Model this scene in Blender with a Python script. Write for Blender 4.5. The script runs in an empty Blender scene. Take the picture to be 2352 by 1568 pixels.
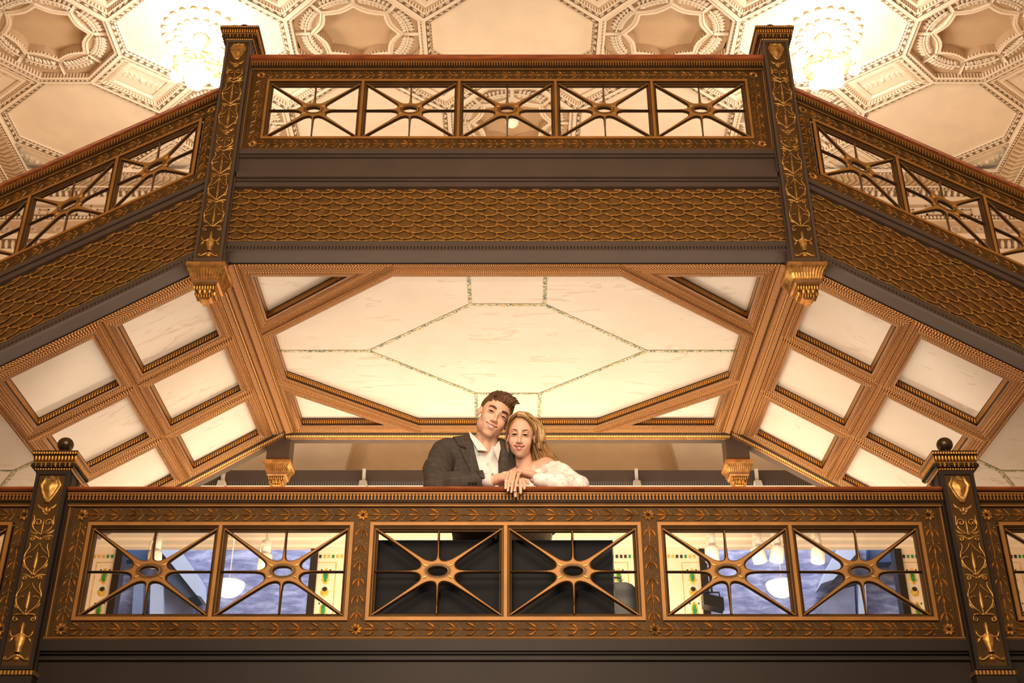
import bpy, math, random
import numpy as np
from mathutils import Vector, Matrix
random.seed(7)
C = bpy.context.scene.collection
PI = math.pi
XC = -0.033            # centre line of the staircase
S = 1.0228

# ------------------------------------------------------------------ nodes
class NT:
    def __init__(s, name):
        s.m = bpy.data.materials.new(name); s.m.use_nodes = True
        s.t = s.m.node_tree; s.b = s.t.nodes['Principled BSDF']
    def n(s, typ, **kw):
        o = s.t.nodes.new(typ)
        for k, v in kw.items():
            if k in o.inputs: s.inp(o, k, v)
            else: setattr(o, k, v)
        return o
    def inp(s, o, k, v):
        if isinstance(v, bpy.types.NodeSocket): s.t.links.new(v, o.inputs[k])
        else: o.inputs[k].default_value = v
    def ma(s, op, a, b=None, c=None):
        o = s.t.nodes.new('ShaderNodeMath'); o.operation = op
        for i, v in enumerate((a, b, c)):
            if v is None: continue
            if isinstance(v, bpy.types.NodeSocket): s.t.links.new(v, o.inputs[i])
            else: o.inputs[i].default_value = v
        return o.outputs[0]
    def ramp(s, fac, stops, interp='LINEAR'):
        r = s.t.nodes.new('ShaderNodeValToRGB'); e = r.color_ramp.elements; r.color_ramp.interpolation = interp
        while len(e) > 1: e.remove(e[0])
        for i, (p, c) in enumerate(stops):
            x = e[0] if i == 0 else e.new(p)
            x.position = p; x.color = (*c, 1) if len(c) == 3 else c
        s.t.links.new(fac, r.inputs[0]); return r.outputs[0]
    def mix(s, f, a, b):
        o = s.t.nodes.new('ShaderNodeMix'); o.data_type = 'RGBA'
        for k, v in ((0, f), (6, a), (7, b)):
            if isinstance(v, bpy.types.NodeSocket): s.t.links.new(v, o.inputs[k])
            else: o.inputs[k].default_value = v if k == 0 else (*v, 1)
        return o.outputs[2]
    def co(s, kind='Object', scale=(1, 1, 1), rot=(0, 0, 0)):
        tc = s.t.nodes.new('ShaderNodeTexCoord'); mp = s.t.nodes.new('ShaderNodeMapping')
        s.t.links.new(tc.outputs[kind], mp.inputs[0]); mp.inputs['Scale'].default_value = scale; mp.inputs['Rotation'].default_value = rot
        return mp.outputs[0]
    def noise(s, vec, scale, detail=4, rough=.55, dist=0.):
        o = s.t.nodes.new('ShaderNodeTexNoise'); s.t.links.new(vec, o.inputs[0])
        o.inputs['Scale'].default_value = scale; o.inputs['Detail'].default_value = detail
        o.inputs['Roughness'].default_value = rough; o.inputs['Distortion'].default_value = dist
        return o.outputs[0]
    def bump(s, h, strength=.3, dist=.01):
        o = s.t.nodes.new('ShaderNodeBump'); s.t.links.new(h, o.inputs['Height'])
        o.inputs['Strength'].default_value = strength; o.inputs['Distance'].default_value = dist
        s.t.links.new(o.outputs[0], s.b.inputs['Normal'])
    def set(s, **kw):
        for k, v in kw.items():
            k = {'color': 'Base Color', 'rough': 'Roughness', 'metal': 'Metallic', 'emit': 'Emission Color', 'es': 'Emission Strength', 'spec': 'Specular IOR Level', 'sss': 'Subsurface Weight', 'trans': 'Transmission Weight', 'alpha': 'Alpha', 'sheen': 'Sheen Weight'}[k]
            if isinstance(v, bpy.types.NodeSocket): s.t.links.new(v, s.b.inputs[k])
            else: s.b.inputs[k].default_value = (*v, 1) if isinstance(v, tuple) and len(v) == 3 else v
        return s

M = {}
def plain(name, col, rough=.5, metal=0., var=.12, scale=8, bump=0., **kw):
    q = NT(name); v = q.co()
    f = q.noise(v, scale)
    d = tuple(max(0, c * (1 - var * 2)) for c in col); l = tuple(min(1, c * (1 + var)) for c in col)
    q.set(color=q.ramp(f, [(.3, d), (.7, l)]), rough=rough, metal=metal, **kw)
    if bump: q.bump(q.noise(v, scale * 12, 3), bump, .004)
    M[name] = q.m; return q.m

plain('brown_paint', (.120, .062, .019), .55, .1, .18, 5, .15, spec=.2)
plain('brown_deep', (.055, .030, .014), .5, .1, .15, 5, spec=.2)
plain('gold_paint', (.42, .195, .045), .5, .2, .10, 6, .05)
plain('gilt', (.64, .375, .12), .38, .72, .28, 24, .25)
plain('grey_iron', (.122, .086, .068), .38, .1, .06, 3)
plain('grey_iron_shaded', (.048, .034, .027), .5, 0., .08, 3, spec=.25)  # darker copy of the grey iron: dimmer light low down put into the colour
plain('red_wood', (.36, .105, .035), .35, 0, .2, 4)
plain('cream_plaster', (.80, .66, .50), .75, 0, .04, 3)
plain('tan_plaster', (.80, .60, .38), .8, 0, .05, 3)
plain('black_board', (.010, .008, .010), .75, 0, .1, 3)
plain('dark_frame', (.02, .014, .010), .4, 0, .1, 3)
plain('white_metal', (.8, .76, .68), .4, 0, .02, 3)
plain('finial_bronze', (.10, .065, .03), .38, .7, .2, 10)
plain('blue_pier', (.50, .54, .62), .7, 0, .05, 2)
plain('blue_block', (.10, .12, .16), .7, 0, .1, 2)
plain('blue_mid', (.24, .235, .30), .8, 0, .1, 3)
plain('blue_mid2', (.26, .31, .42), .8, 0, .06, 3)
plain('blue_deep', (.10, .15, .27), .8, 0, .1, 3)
plain('floor_stone', (.35, .3, .26), .5, 0, .1, 2)
plain('black_plastic', (.01, .01, .011), .35, 0, .05, 3)

def ornament(name, kind, pitch, light, dark, metal=.7, rough=.36, slant=0., bump=.9, dist=.006):
    """gilded moulding: u metres along, v 0..1 across"""
    q = NT(name)
    tc = q.n('ShaderNodeTexCoord'); sp = q.n('ShaderNodeSeparateXYZ'); q.t.links.new(tc.outputs['UV'], sp.inputs[0])
    u, v = sp.outputs[0], sp.outputs[1]
    uu = q.ma('DIVIDE', q.ma('ADD', u, q.ma('MULTIPLY', v, slant)), pitch)
    fr = q.ma('FRACT', uu)
    du = q.ma('SUBTRACT', fr, .5); dv = q.ma('SUBTRACT', v, .5)
    if kind == 'gadroon':
        h = q.ma('SUBTRACT', 1., q.ma('POWER', q.ma('MULTIPLY', q.ma('ABSOLUTE', du), 2.), 2.2))
        h = q.ma('MULTIPLY', h, q.ma('SUBTRACT', 1., q.ma('POWER', q.ma('MULTIPLY', q.ma('ABSOLUTE', dv), 2.), 6.)))
    elif kind == 'bead':
        r = q.ma('SQRT', q.ma('ADD', q.ma('POWER', q.ma('MULTIPLY', q.ma('ABSOLUTE', du), 2.1), 2.), q.ma('POWER', q.ma('MULTIPLY', q.ma('ABSOLUTE', dv), 2.1), 2.)))
        h = q.ma('SQRT', q.ma('MAXIMUM', q.ma('SUBTRACT', 1., q.ma('POWER', r, 2.)), 0.))
    elif kind == 'egg':
        v2 = q.ma('MULTIPLY', q.ma('ADD', dv, -.08), 1.9)
        r = q.ma('SQRT', q.ma('ADD', q.ma('POWER', q.ma('MULTIPLY', q.ma('ABSOLUTE', du), 2.6), 2.), q.ma('POWER', q.ma('ABSOLUTE', v2), 2.)))
        a = q.ma('SQRT', q.ma('MAXIMUM', q.ma('SUBTRACT', 1., q.ma('POWER', r, 2.)), 0.))
        b = q.ma('MULTIPLY', q.ma('MAXIMUM', q.ma('SUBTRACT', q.ma('ABSOLUTE', du), .44), 0.), 9.)
        h = q.ma('MAXIMUM', a, b)
    elif kind == 'dentil':
        h = q.ma('MULTIPLY', q.ma('LESS_THAN', q.ma('ABSOLUTE', du), .3), 1.)
    elif kind == 'leaf':
        # overlapping curled leaves
        w = q.ma('FRACT', q.ma('ADD', uu, q.ma('MULTIPLY', q.ma('ABSOLUTE', dv), 1.6)))
        h = q.ma('MULTIPLY', q.ma('POWER', w, .7), q.ma('SUBTRACT', 1.15, q.ma('ABSOLUTE', dv)))
    ns = q.noise(q.co('Object'), 60, 2)
    h2 = q.ma('ADD', h, q.ma('MULTIPLY', ns, .15))
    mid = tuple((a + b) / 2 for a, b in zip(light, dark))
    q.set(color=q.ramp(h, [(.0, dark), (.35, mid), (.75, light)]), metal=metal, rough=rough)  # shade in the crevices is put into the colour, by relief height
    q.bump(h2, bump, dist)
    M[name] = q.m; return q.m
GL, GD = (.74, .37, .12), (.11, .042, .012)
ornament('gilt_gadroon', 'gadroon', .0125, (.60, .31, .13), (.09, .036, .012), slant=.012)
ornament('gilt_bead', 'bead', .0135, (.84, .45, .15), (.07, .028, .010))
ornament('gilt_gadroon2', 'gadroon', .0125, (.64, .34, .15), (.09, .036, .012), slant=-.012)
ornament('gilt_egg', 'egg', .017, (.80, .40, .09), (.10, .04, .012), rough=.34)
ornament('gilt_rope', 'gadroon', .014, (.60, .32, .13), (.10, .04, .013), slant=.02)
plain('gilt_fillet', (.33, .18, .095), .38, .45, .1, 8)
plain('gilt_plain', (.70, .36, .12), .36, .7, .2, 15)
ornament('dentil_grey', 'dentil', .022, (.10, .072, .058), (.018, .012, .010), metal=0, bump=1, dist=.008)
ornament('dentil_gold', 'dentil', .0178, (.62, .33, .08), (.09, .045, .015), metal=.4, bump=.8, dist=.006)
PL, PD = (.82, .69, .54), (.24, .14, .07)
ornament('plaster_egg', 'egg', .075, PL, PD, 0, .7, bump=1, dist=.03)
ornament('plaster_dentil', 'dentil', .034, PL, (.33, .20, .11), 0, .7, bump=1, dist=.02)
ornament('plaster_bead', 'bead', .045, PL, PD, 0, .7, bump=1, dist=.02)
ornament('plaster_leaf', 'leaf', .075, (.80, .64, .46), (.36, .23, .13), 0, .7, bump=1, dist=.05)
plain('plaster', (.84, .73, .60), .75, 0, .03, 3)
plain('plaster_shade', (.60, .44, .29), .8, 0, .04, 3)  # darker copy of plaster, shade of the recesses put into the colour

# marble with thin veins
q = NT('marble'); v = q.co('Object', (1, 1, 1), (0, 0, .5))
vs = q.co('Object', (.55, 3.4, 1), (0, 0, -.5))
n1 = q.noise(vs, 1.5, 5, .55, .5)
vein = q.ma('ABSOLUTE', q.ma('SUBTRACT', n1, .5))
n2 = q.noise(v, 2.2, 3)
vm = q.ma('MULTIPLY', q.ma('SUBTRACT', 1., q.ma('MINIMUM', q.ma('MULTIPLY', vein, 45.), 1.)), q.ma('MULTIPLY', q.ma('GREATER_THAN', n2, .52), q.ma('MULTIPLY', n2, .6)))
base = q.ramp(n2, [(.3, (.80, .69, .58)), (.7, (.86, .77, .67))])
q.set(color=q.mix(vm, base, (.50, .33, .19)), rough=.22)
M['marble'] = q.m
# mosaic
q = NT('mosaic'); tc = q.n('ShaderNodeTexCoord')
vo = q.n('ShaderNodeTexVoronoi'); q.t.links.new(tc.outputs['Object'], vo.inputs['Vector']); vo.inputs['Scale'].default_value = 95; vo.distance = 'CHEBYCHEV'; vo.inputs['Randomness'].default_value = .3
sp = q.n('ShaderNodeSeparateXYZ'); q.t.links.new(vo.outputs['Color'], sp.inputs[0])
q.set(color=q.ramp(sp.outputs[0], [(0, (.12, .20, .12)), (.16, (.62, .45, .17)), (.34, (.74, .66, .48)), (.62, (.16, .26, .28)), (.72, (.72, .62, .42)), (.9, (.30, .34, .20))], 'CONSTANT'), rough=.3)
M['mosaic'] = q.m
# blue stone outside
q = NT('blue_stone'); v = q.co('Object', (1, 1, 3.2), (0, .35, 0))
n = q.noise(v, 3.5, 6, .65, .4)
q.set(color=q.ramp(n, [(.35, (.17, .18, .27)), (.5, (.28, .28, .38)), (.68, (.50, .49, .58))]), rough=.8)
M['blue_stone'] = q.m
def emis(name, col, st):
    q = NT(name); q.set(color=col, emit=col, es=st); M[name] = q.m
emis('bulb', (1, .90, .76), 9.)
emis('bowl_glass', (.95, .85, .70), .75)
emis('globe_glass', (.95, .85, .68), .25)
emis('spot_face', (1, .93, .8), 6.)
q = NT('window_glass'); q.set(color=(.9, .93, 1), rough=.03, trans=1.); q.b.inputs['IOR'].default_value = 1.02; M['window_glass'] = q.m
# wood grain
q = NT('red_wood'); v = q.co('Object', (1, 8, 8)); n = q.noise(v, 6, 5)
q.set(color=q.ramp(n, [(.3, (.22, .06, .022)), (.7, (.50, .155, .05))]), rough=.3); M['red_wood'] = q.m

# ------------------------------------------------------------------ mesh builder
class MB:
    def __init__(s): s.v = []; s.f = []; s.m = []; s.uv = []; s.ms = []
    def mi(s, name):
        if name not in s.ms: s.ms.append(name)
        return s.ms.index(name)
    def add(s, vs, fs, mat, uvs=None):
        o = len(s.v); s.v += [tuple(p) for p in vs]; k = s.mi(mat)
        for i, f in enumerate(fs):
            s.f.append(tuple(o + j for j in f)); s.m.append(k)
            s.uv.append(uvs[i] if uvs else None)
    def box(s, x0, x1, y0, y1, z0, z1, mat):
        vs = [(x, y, z) for x in (x0, x1) for y in (y0, y1) for z in (z0, z1)]
        s.add(vs, [(0, 1, 3, 2), (4, 6, 7, 5), (0, 4, 5, 1), (2, 3, 7, 6), (0, 2, 6, 4), (1, 5, 7, 3)], mat)
    def extr(s, prof, u0, u1, closed=False, cap=True):
        """prof: list of (y, z, mat) - mat belongs to the segment that starts there; extruded along x"""
        n = len(prof); rng = range(n if closed else n - 1)
        for i in rng:
            a, b = prof[i], prof[(i + 1) % n]
            vs = [(u0, a[0], a[1]), (u1, a[0], a[1]), (u1, b[0], b[1]), (u0, b[0], b[1])]
            s.add(vs, [(0, 1, 2, 3)], a[2], [[(0, 0), (u1 - u0, 0), (u1 - u0, 1), (0, 1)]])
        if cap and closed:
            for u in (u0, u1): s.add([(u, p[0], p[1]) for p in prof], [tuple(range(n))], prof[0][2])
    def tube(s, path, rad, mat, seg=6, flat=1., cap=True):
        """tube lying on a plaque facing -y; path points (x,y,z)"""
        P = [Vector(p) for p in path]; n = len(P)
        if not hasattr(rad, '__len__'): rad = [rad] * n
        vs = []
        up = Vector((0, 1, 0))
        for i in range(n):
            t = (P[min(i + 1, n - 1)] - P[max(i - 1, 0)]).normalized()
            if abs(t.y) > .95: up = Vector((1, 0, 0))
            a = t.cross(up).normalized(); b = a.cross(t).normalized()
            for k in range(seg):
                an = 2 * PI * k / seg
                vs.append(P[i] + a * math.cos(an) * rad[i] + b * math.sin(an) * rad[i] * flat)
        fs = [(i * seg + k, i * seg + (k + 1) % seg, (i + 1) * seg + (k + 1) % seg, (i + 1) * seg + k) for i in range(n - 1) for k in range(seg)]
        if cap: fs += [tuple(range(seg)), tuple(range((n - 1) * seg, n * seg))]
        s.add(vs, fs, mat)
    def leaf(s, base, tip, width, hgt, mat, bend=0., n=5):
        """raised leaf in the xz plane bulging to -y"""
        b = Vector((base[0], 0, base[1])); t = Vector((tip[0], 0, tip[1])); d = t - b; L = d.length
        if L < 1e-6: return
        d.normalize(); nn = Vector((-d.z, 0, d.x)); W = (.15, .75, 1., .7, .0) if n == 5 else (.15, 1., .0)
        H = (.5, 1., 1., .9, .3) if n == 5 else (.5, 1., .3)
        vs = []
        for i in range(n):
            q = i / (n - 1); c = b + d * L * q + nn * (bend * L * 4 * q * (1 - q))
            w = W[i] * width / 2
            for k, hh in ((-1, 0), (-.45, .9), (0, .55), (.45, .9), (1, 0)):
                p = c + nn * w * k; vs.append((p.x, -hgt * H[i] * hh - .0005, p.z))
        fs = [(i * 5 + k, i * 5 + k + 1, (i + 1) * 5 + k + 1, (i + 1) * 5 + k) for i in range(n - 1) for k in range(4)]
        s.add([(x, y + (base[2] if len(base) > 2 else 0), z) for x, y, z in vs], fs, mat)
    def dome(s, c, r, mat, h=None, seg=8, rings=3, y0=0.):
        h = r if h is None else h; rx, rz = (r if hasattr(r, '__len__') else (r, r))
        if hasattr(h, '__len__'): h = h[0]
        vs = []
        for i in range(rings):
            a = PI / 2 * i / rings
            for k in range(seg):
                t = 2 * PI * k / seg
                vs.append((c[0] + rx * math.cos(a) * math.cos(t), y0 - h * math.sin(a), c[1] + rz * math.cos(a) * math.sin(t)))
        vs.append((c[0], y0 - h, c[1]))
        fs = [(i * seg + k, i * seg + (k + 1) % seg, (i + 1) * seg + (k + 1) % seg, (i + 1) * seg + k) for i in range(rings - 1) for k in range(seg)]
        fs += [((rings - 1) * seg + k, (rings - 1) * seg + (k + 1) % seg, rings * seg) for k in range(seg)]
        s.add(vs, fs, mat)
    def lathe(s, prof, c, mat, seg=24, flute=0, fd=0.):
        """prof: (r,z) about vertical axis at c=(x,y,z0)"""
        vs = []
        for r, z in prof:
            for k in range(seg):
                t = 2 * PI * k / seg; rr = r * (1 - (fd * (.5 + .5 * math.cos(flute * t)) if flute else 0))
                vs.append((c[0] + rr * math.cos(t), c[1] + rr * math.sin(t), c[2] + z))
        n = len(prof)
        fs = [(i * seg + k, i * seg + (k + 1) % seg, (i + 1) * seg + (k + 1) % seg, (i + 1) * seg + k) for i in range(n - 1) for k in range(seg)]
        fs += [tuple(range(seg)), tuple(range((n - 1) * seg, n * seg))]
        s.add(vs, fs, mat)
    def sqprof(s, prof, c):
        """square mouldings: prof (halfwidth, z, mat) about c=(x,y)"""
        n = len(prof)
        for i in range(n - 1):
            (a, za, mt), (b, zb, _) = prof[i], prof[i + 1]
            A = [(c[0] + a * x, c[1] + a * y, za) for x, y in ((-1, -1), (1, -1), (1, 1), (-1, 1))]
            B = [(c[0] + b * x, c[1] + b * y, zb) for x, y in ((-1, -1), (1, -1), (1, 1), (-1, 1))]
            for k in range(4):
                l = (k + 1) % 4
                s.add([A[k], A[l], B[l], B[k]], [(0, 1, 2, 3)], mt, [[(0, 0), (2 * a, 0), (a + b, 1), (a - b, 1)]])
        for i in (0, n - 1):
            a, z, mt = prof[i]
            s.add([(c[0] + a * x, c[1] + a * y, z) for x, y in ((-1, -1), (1, -1), (1, 1), (-1, 1))], [(0, 1, 2, 3)], mt if i == 0 else prof[i - 1][2])
    def frame(s, hole, cell, prof, z0):
        """ring between cell polygon and hole polygon; prof: (t, h, mat) t 0=cell edge 1=hole edge (t>1 allowed = same as hole), h height above z0"""
        n = len(hole); L = 0
        per = [0]
        for i in range(n):
            a, b = hole[i], hole[(i + 1) % n]; L += math.dist(a, b); per.append(L)
        for j in range(len(prof) - 1):
            (ta, ha, mt), (tb, hb, _) = prof[j], prof[j + 1]
            for i in range(n):
                k = (i + 1) % n
                def P(idx, t, h):
                    t = min(t, 1.); return (cell[idx][0] * (1 - t) + hole[idx][0] * t, cell[idx][1] * (1 - t) + hole[idx][1] * t, z0 + h)
                s.add([P(i, ta, ha), P(k, ta, ha), P(k, tb, hb), P(i, tb, hb)], [(0, 1, 2, 3)], mt,
                      [[(0, 0), (per[i + 1] - per[i], 0), (per[i + 1] - per[i], 1), (0, 1)]])
    def poly(s, pts, mat, flip=False):
        s.add(pts, [tuple(range(len(pts)))], mat)
    def build(s, name, parent=None, fmap=None, smooth=False, recalc=True):
        if not s.v: return None
        V = [fmap(*p) for p in s.v] if fmap else s.v
        off = Vector(parent['_base']) if parent is not None and '_base' in parent else Vector((0, 0, 0))
        if parent is not None: V = [(p[0] - off.x, p[1] - off.y, p[2] - off.z) for p in V]
        me = bpy.data.meshes.new(name); me.from_pydata(V, [], s.f)
        for n in s.ms: me.materials.append(M[n])
        me.polygons.foreach_set('material_index', s.m)
        if any(u is not None for u in s.uv):
            ul = me.uv_layers.new(name='UVMap').data; d = []
            for f, u in zip(s.f, s.uv):
                d += (list(u) if u is not None else [(0, 0)] * len(f))
            ul.foreach_set('uv', [c for p in d for c in p])
        me.polygons.foreach_set('use_smooth', [smooth] * len(s.f))
        o = bpy.data.objects.new(name, me); C.objects.link(o)
        if parent is not None: o.parent = parent
        return o

def root(name, base, label=None, cat=None, group=None, kind=None):
    o = bpy.data.objects.new(name, None); C.objects.link(o); o.location = base; o['_base'] = list(base)
    o.empty_display_size = .1
    tag(o, label, cat, group, kind); return o
def P(px, py, Y):      # point at depth Y seen at this place in the photo
    a = px - 1176; b = 784 - py; y = 2880 * math.cos(math.radians(30)) - b * .5; z = 1440 + b * math.cos(math.radians(30))
    return Vector((a / y * Y, Y, z / y * Y))
def tag(o, label=None, cat=None, group=None, kind=None):
    if label: o['label'] = label
    if cat: o['category'] = cat
    if group: o['group'] = group
    if kind: o['kind'] = kind
    return o

# ------------------------------------------------------------------ implicit surfaces
def surfnet(F, org, h):
    nx, ny, nz = F.shape; ins = F < 0
    idx = -np.ones((nx - 1, ny - 1, nz - 1), int)
    cs = np.zeros((nx - 1, ny - 1, nz - 1), int)
    for dx in (0, 1):
        for dy in (0, 1):
            for dz in (0, 1): cs += ins[dx:nx - 1 + dx, dy:ny - 1 + dy, dz:nz - 1 + dz]
    act = (cs > 0) & (cs < 8); idx[act] = np.arange(act.sum())
    I = np.argwhere(act); acc = np.zeros((len(I), 3)); cnt = np.zeros(len(I))
    i, j, k = I.T
    for ax in range(3):
        for a in (0, 1):
            for b in (0, 1):
                o = [0, 0, 0]; oth = [t for t in range(3) if t != ax]; o[oth[0]] = a; o[oth[1]] = b
                p = list(o); p[ax] = 1
                f0 = F[i + o[0], j + o[1], k + o[2]]; f1 = F[i + p[0], j + p[1], k + p[2]]
                c = (f0 < 0) != (f1 < 0); t = np.where(c, f0 / np.where(c, f0 - f1, 1), 0)
                q = np.zeros((len(I), 3)); q[:, 0] = o[0]; q[:, 1] = o[1]; q[:, 2] = o[2]; q[:, ax] = t
                acc += q * c[:, None]; cnt += c
    V = (I + acc / cnt[:, None]) * h + np.array(org)
    Fs = []
    for ax in range(3):
        oth = [t for t in range(3) if t != ax]
        sl0 = [slice(1, -1)] * 3; sl0[ax] = slice(0, -1); sl1 = [slice(1, -1)] * 3; sl1[ax] = slice(1, None)
        a0 = ins[tuple(sl0)]; a1 = ins[tuple(sl1)]
        for flip in (0, 1):
            E = np.argwhere((a0 & ~a1) if not flip else (~a0 & a1))
            if not len(E): continue
            E = E + 1; E[:, ax] -= 1
            qs = []
            for (a, b) in ((-1, -1), (0, -1), (0, 0), (-1, 0)):
                e = E.copy(); e[:, oth[0]] += a; e[:, oth[1]] += b; qs.append(idx[e[:, 0], e[:, 1], e[:, 2]])
            Q = np.stack(qs, 1)
            if (flip == 1) != (ax == 1): Q = Q[:, ::-1]
            Fs.append(Q)
    return V, np.concatenate(Fs)
def mesh_np(name, V, Fq, mats, parent=None, smooth=True, mi=None):
    me = bpy.data.meshes.new(name); me.from_pydata(V.tolist(), [], Fq.tolist())
    for m in mats: me.materials.append(M[m])
    if mi is not None: me.polygons.foreach_set('material_index', mi)
    me.polygons.foreach_set('use_smooth', [smooth] * len(me.polygons))
    o = bpy.data.objects.new(name, me); C.objects.link(o)
    if parent is not None: o.parent = parent
    return o
def smin(a, b, k):
    h = np.clip(.5 + .5 * (b - a) / k, 0, 1); return b * (1 - h) + a * h - k * h * (1 - h)
# ------------------------------------------------------------------ ornament pieces
def leaf_unit(mb, u, v, ang, k=1., p=.098):
    """node with three leaves pointing back along -dir, stem and two berries ahead; ang = direction of the stem"""
    ca, sa = math.cos(ang), math.sin(ang)
    def T(a, b): return (u + (a * ca - b * sa) * k, v + (a * sa + b * ca) * k)
    for tip, w, bd in (((-.050, .030), .0155, -.16), ((-.050, -.030), .0155, .16), ((-.062, 0), .0135, 0)):
        b0 = T(0, 0) ; t0 = T(*tip); mb.leaf(b0, t0, w * k, .010 * k, 'gilt', bd)
    a, b = T(-.01, 0), T(.036, 0)
    mb.tube([(a[0], -.003, a[1]), (b[0], -.003, b[1])], .0028 * k, 'gilt', 4)
    for sg in (1, -1):
        p0, p1, p2 = T(.030, 0), T(.018, .014 * sg), T(.012, .024 * sg)
        mb.tube([(q[0], -.002, q[1]) for q in (p0, p1, p2)], .0014 * k, 'gilt', 3, cap=False)
        c = T(.008, .027 * sg); mb.dome(c, .0052 * k, 'gilt', .006 * k, 6, 2)
def rosette(mb, u, v, r=.034):
    for i in range(8):
        a = i * PI / 4 + .2
        mb.leaf((u + .006 * math.cos(a), v + .006 * math.sin(a)), (u + r * math.cos(a), v + r * math.sin(a)), r * .75, .012, 'gilt')
    mb.dome((u, v), .009, 'brown_deep', .016, 8, 2); mb.dome((u, v), .004, 'gilt', .02, 6, 2)
def garland(mb, u0, v0, u1, v1, p=.098, k=1.):
    L = math.dist((u0, v0), (u1, v1)); n = max(1, round(L / p)); a = math.atan2(v1 - v0, u1 - u0)
    for i in range(n):
        t = (i + .55) / n; leaf_unit(mb, u0 + (u1 - u0) * t, v0 + (v1 - v0) * t, a, k)

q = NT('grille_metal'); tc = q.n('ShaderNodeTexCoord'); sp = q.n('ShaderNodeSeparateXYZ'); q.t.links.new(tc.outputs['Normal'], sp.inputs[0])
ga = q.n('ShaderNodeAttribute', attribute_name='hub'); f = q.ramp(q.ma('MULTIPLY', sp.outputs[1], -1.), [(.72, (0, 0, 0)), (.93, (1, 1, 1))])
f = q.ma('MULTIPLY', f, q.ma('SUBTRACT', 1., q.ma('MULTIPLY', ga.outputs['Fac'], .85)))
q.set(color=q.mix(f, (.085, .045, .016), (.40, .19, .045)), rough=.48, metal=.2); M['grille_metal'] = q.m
# star grille by an implicit field
def grille(w, h):
    st = .0042; X = np.arange(-w / 2 - .012, w / 2 + .012 + st, st); Z = np.arange(-h / 2 - .012, h / 2 + .012 + st, st)
    Y = np.linspace(-.024, .028, 14); sy = Y[1] - Y[0]
    x, z = np.meshgrid(X, Z, indexing='ij')
    def arm(x1, z1, w0, w1):
        L = math.hypot(x1, z1); dx, dz = x1 / L, z1 / L; t = np.clip((x * dx + z * dz) / L, 0, 1.02)
        d = np.hypot(x - dx * L * t, z - dz * L * t)
        return d - (w1 + (w0 - w1) * np.maximum(1 - t, 0) ** 2.2)
    g = np.hypot(x / .090, z / .050) * .055 - .055
    for a in ((w / 2, 0, .014, .0062), (-w / 2, 0, .014, .0062), (0, h / 2, .016, .0062), (0, -h / 2, .016, .0062)): g = smin(g, arm(*a), .034)
    for sx in (1, -1):
        for sz in (1, -1): g = smin(g, arm(sx * (w / 2 + .01), sz * (h / 2 + .01), .021, .0090), .040)
    hole = (np.hypot(x / .045, z / .021) - 1) * .026
    g = np.maximum(g, -hole)
    T = np.clip(-g * 2.6 + .001, 0, .015)          # thicker inside
    F = np.maximum(g[:, None, :], np.abs(Y)[None, :, None] - T[:, None, :] - .002)
    # isotropic step needed: scale y
    V, Q = surfnet(F, (0, 0, 0), 1.0)
    V = np.stack([X[0] + V[:, 0] * st, Y[0] + V[:, 1] * sy, Z[0] + V[:, 2] * st], 1)
    mi = np.zeros(len(Q), int)
    mb = MB()
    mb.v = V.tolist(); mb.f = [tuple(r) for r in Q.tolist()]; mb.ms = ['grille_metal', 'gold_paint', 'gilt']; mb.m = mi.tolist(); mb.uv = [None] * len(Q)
    for i in range(30):
        a = 2 * PI * i / 30; n0 = len(mb.v)
        mb.dome((.053 * math.cos(a), .029 * math.sin(a)), .0042, 'gilt', .006, 6, 2, y0=-.016)
    for sx in (1, -1):
        for sz in (1, -1):
            mb.leaf((sx * .048, sz * .024), (sx * .085, sz * .040), .014, .006, 'gilt', 0)
            for q in range(len(mb.v) - 25, len(mb.v)): mb.v[q] = (mb.v[q][0], mb.v[q][1] - .016, mb.v[q][2])
    return mb
_gr = {}
def place_grille(w, h, parent, u, v, fmap, slope):
    key = (round(w, 3), round(h, 3), round(slope, 3))
    if key not in _gr:
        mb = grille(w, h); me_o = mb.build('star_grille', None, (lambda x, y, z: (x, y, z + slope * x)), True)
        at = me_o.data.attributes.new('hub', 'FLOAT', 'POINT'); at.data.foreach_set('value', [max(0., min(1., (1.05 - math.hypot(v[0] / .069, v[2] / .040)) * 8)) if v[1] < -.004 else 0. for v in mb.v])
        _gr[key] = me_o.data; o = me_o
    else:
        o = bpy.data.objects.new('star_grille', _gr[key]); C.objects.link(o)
    p = fmap(u, .018, v); b = parent['_base']
    o.parent = parent; o.location = (p[0] - b[0], p[1] - b[1], p[2] - b[2])

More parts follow.
